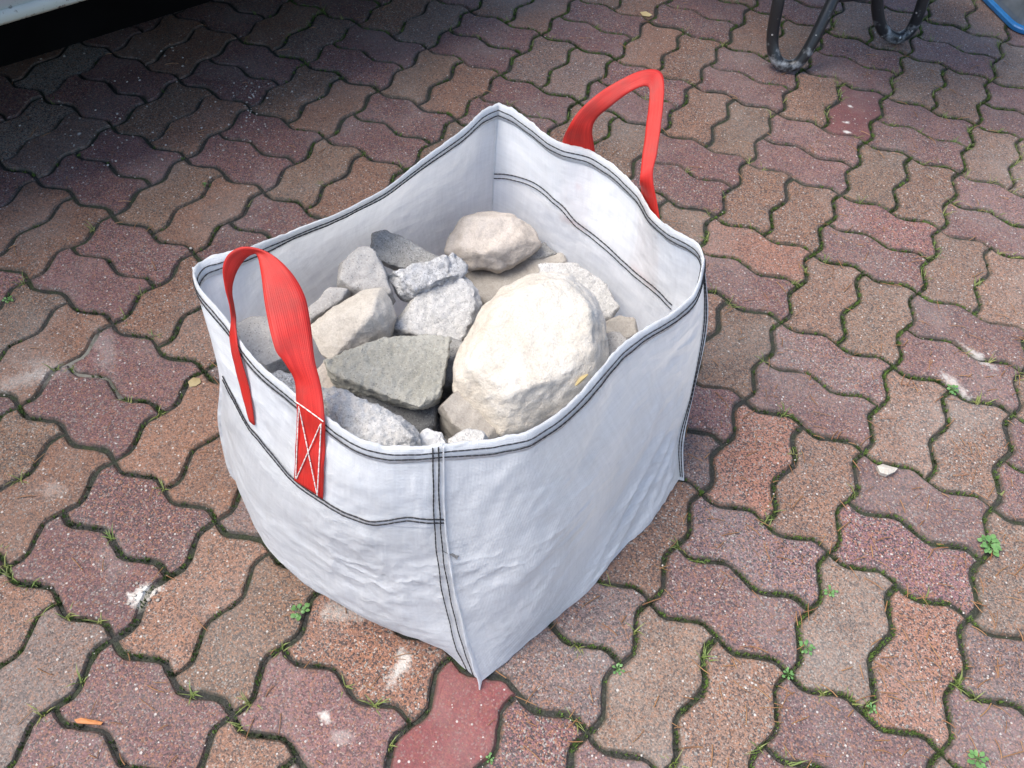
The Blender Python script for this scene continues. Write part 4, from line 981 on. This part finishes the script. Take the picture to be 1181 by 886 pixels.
loft('sill', [[vp(s, n, z) for n, z in ((.022, .382), (.006, .380), (-.006, .3805), (-.0085, .386), (-.006, .392), (-.0055, .402), (.022, .402))] for s in [S0 + .1 + i * .2 for i in range(int((S1 - S0 - .2) / .2) + 1)]], 'van')
loft('shade_underbody', [[vp(s, n, z) for n, z in ((.07, .392), (.26, .385), (.30, .14), (1.50, .13), (1.77, .34), (1.77, .398), (.07, .398))] for s in (S0 + .1, S1 - .1)], 'under', smooth=False)  # hangs low and black, shaped to keep light off the ground below
loft('far_light_blocker', [[vp(s, n, z) for n, z in ((1.74, .07), (1.78, .07), (1.79, .40), (1.75, .40))] for s in (-2.0, 1.3)], 'under', smooth=False)  # unseen board added on the far side to stop light coming through
vs, fs = tube_geo([vp(t, .75 + .05 * sin(t * 3), .19) for t in [x * .25 for x in range(-9, 5)]], .035, 10); keep(mesh_obj('light_block_rail', vs, fs, M['under'], None, True), VAN)  # unseen tube added to block more light under the vehicle
for s in (-1.55,):
    for n in (.12, 1.68):
        c = vp(s, n, .315); w = keep(mesh_obj('wheel', *wheel_geo(c, VN, .315, .095, 40, 12), M['rubber'], None, True), VAN)
        r = mesh_obj('rim', *disc_geo(c, VN * (-1 if n < 1 else 1), .20, .075), M['steel'], None, True); r.parent = w
for s0, s1 in ((-2.3, -1.3), (-1.1, -.1), (.15, 1.15)):
    for n0, n1 in ((-.002, .088), (1.802, 1.712)):
        q = [vp(s0, n0, 1.13), vp(s1, n0, 1.13), vp(s1 - .03, n1, 1.57), vp(s0 + .03, n1, 1.57)]; off = VN * (-.006 if n0 < 1 else .006)
        keep(mesh_obj('window', [p + off for p in q] + [p - off for p in q], [(0, 1, 2, 3), (7, 6, 5, 4), (0, 4, 5, 1), (1, 5, 6, 2), (2, 6, 7, 3), (3, 7, 4, 0)], M['glass']), VAN)
for s in (.02,):
    h = [vp(s + t * .16, -.022 - .03 * sin(pi * t), .95) for t in (0, .25, .5, .75, 1)]
    vs, fs = tube_geo(h, .011, 8); keep(mesh_obj('door_handle', vs, fs, M['rubber'], None, True), VAN)
for n in (.24, 1.56):
    q = [vp(S1 + .012, n - .07, .75), vp(S1 + .012, n + .07, .75), vp(S1 + .012, n + .07, 1.15), vp(S1 + .012, n - .07, 1.15)]
    keep(mesh_obj('tail_lamp', q + [p - VD * .08 for p in q], [(0, 1, 2, 3), (7, 6, 5, 4), (0, 4, 5, 1), (1, 5, 6, 2), (2, 6, 7, 3), (3, 7, 4, 0)], M['lamp_red']), VAN)
for sg in (-1, 1):
    vs, fs = tube_geo([vp(S0 + .2, .9 + sg * .55, .40), vp(S0 - .4, .9 + sg * .28, .42), vp(S0 - 1.0, .9 + sg * .02, .44)], .03, 10); keep(mesh_obj('tow_bar', vs, fs, M['steel'], None, True), VAN)
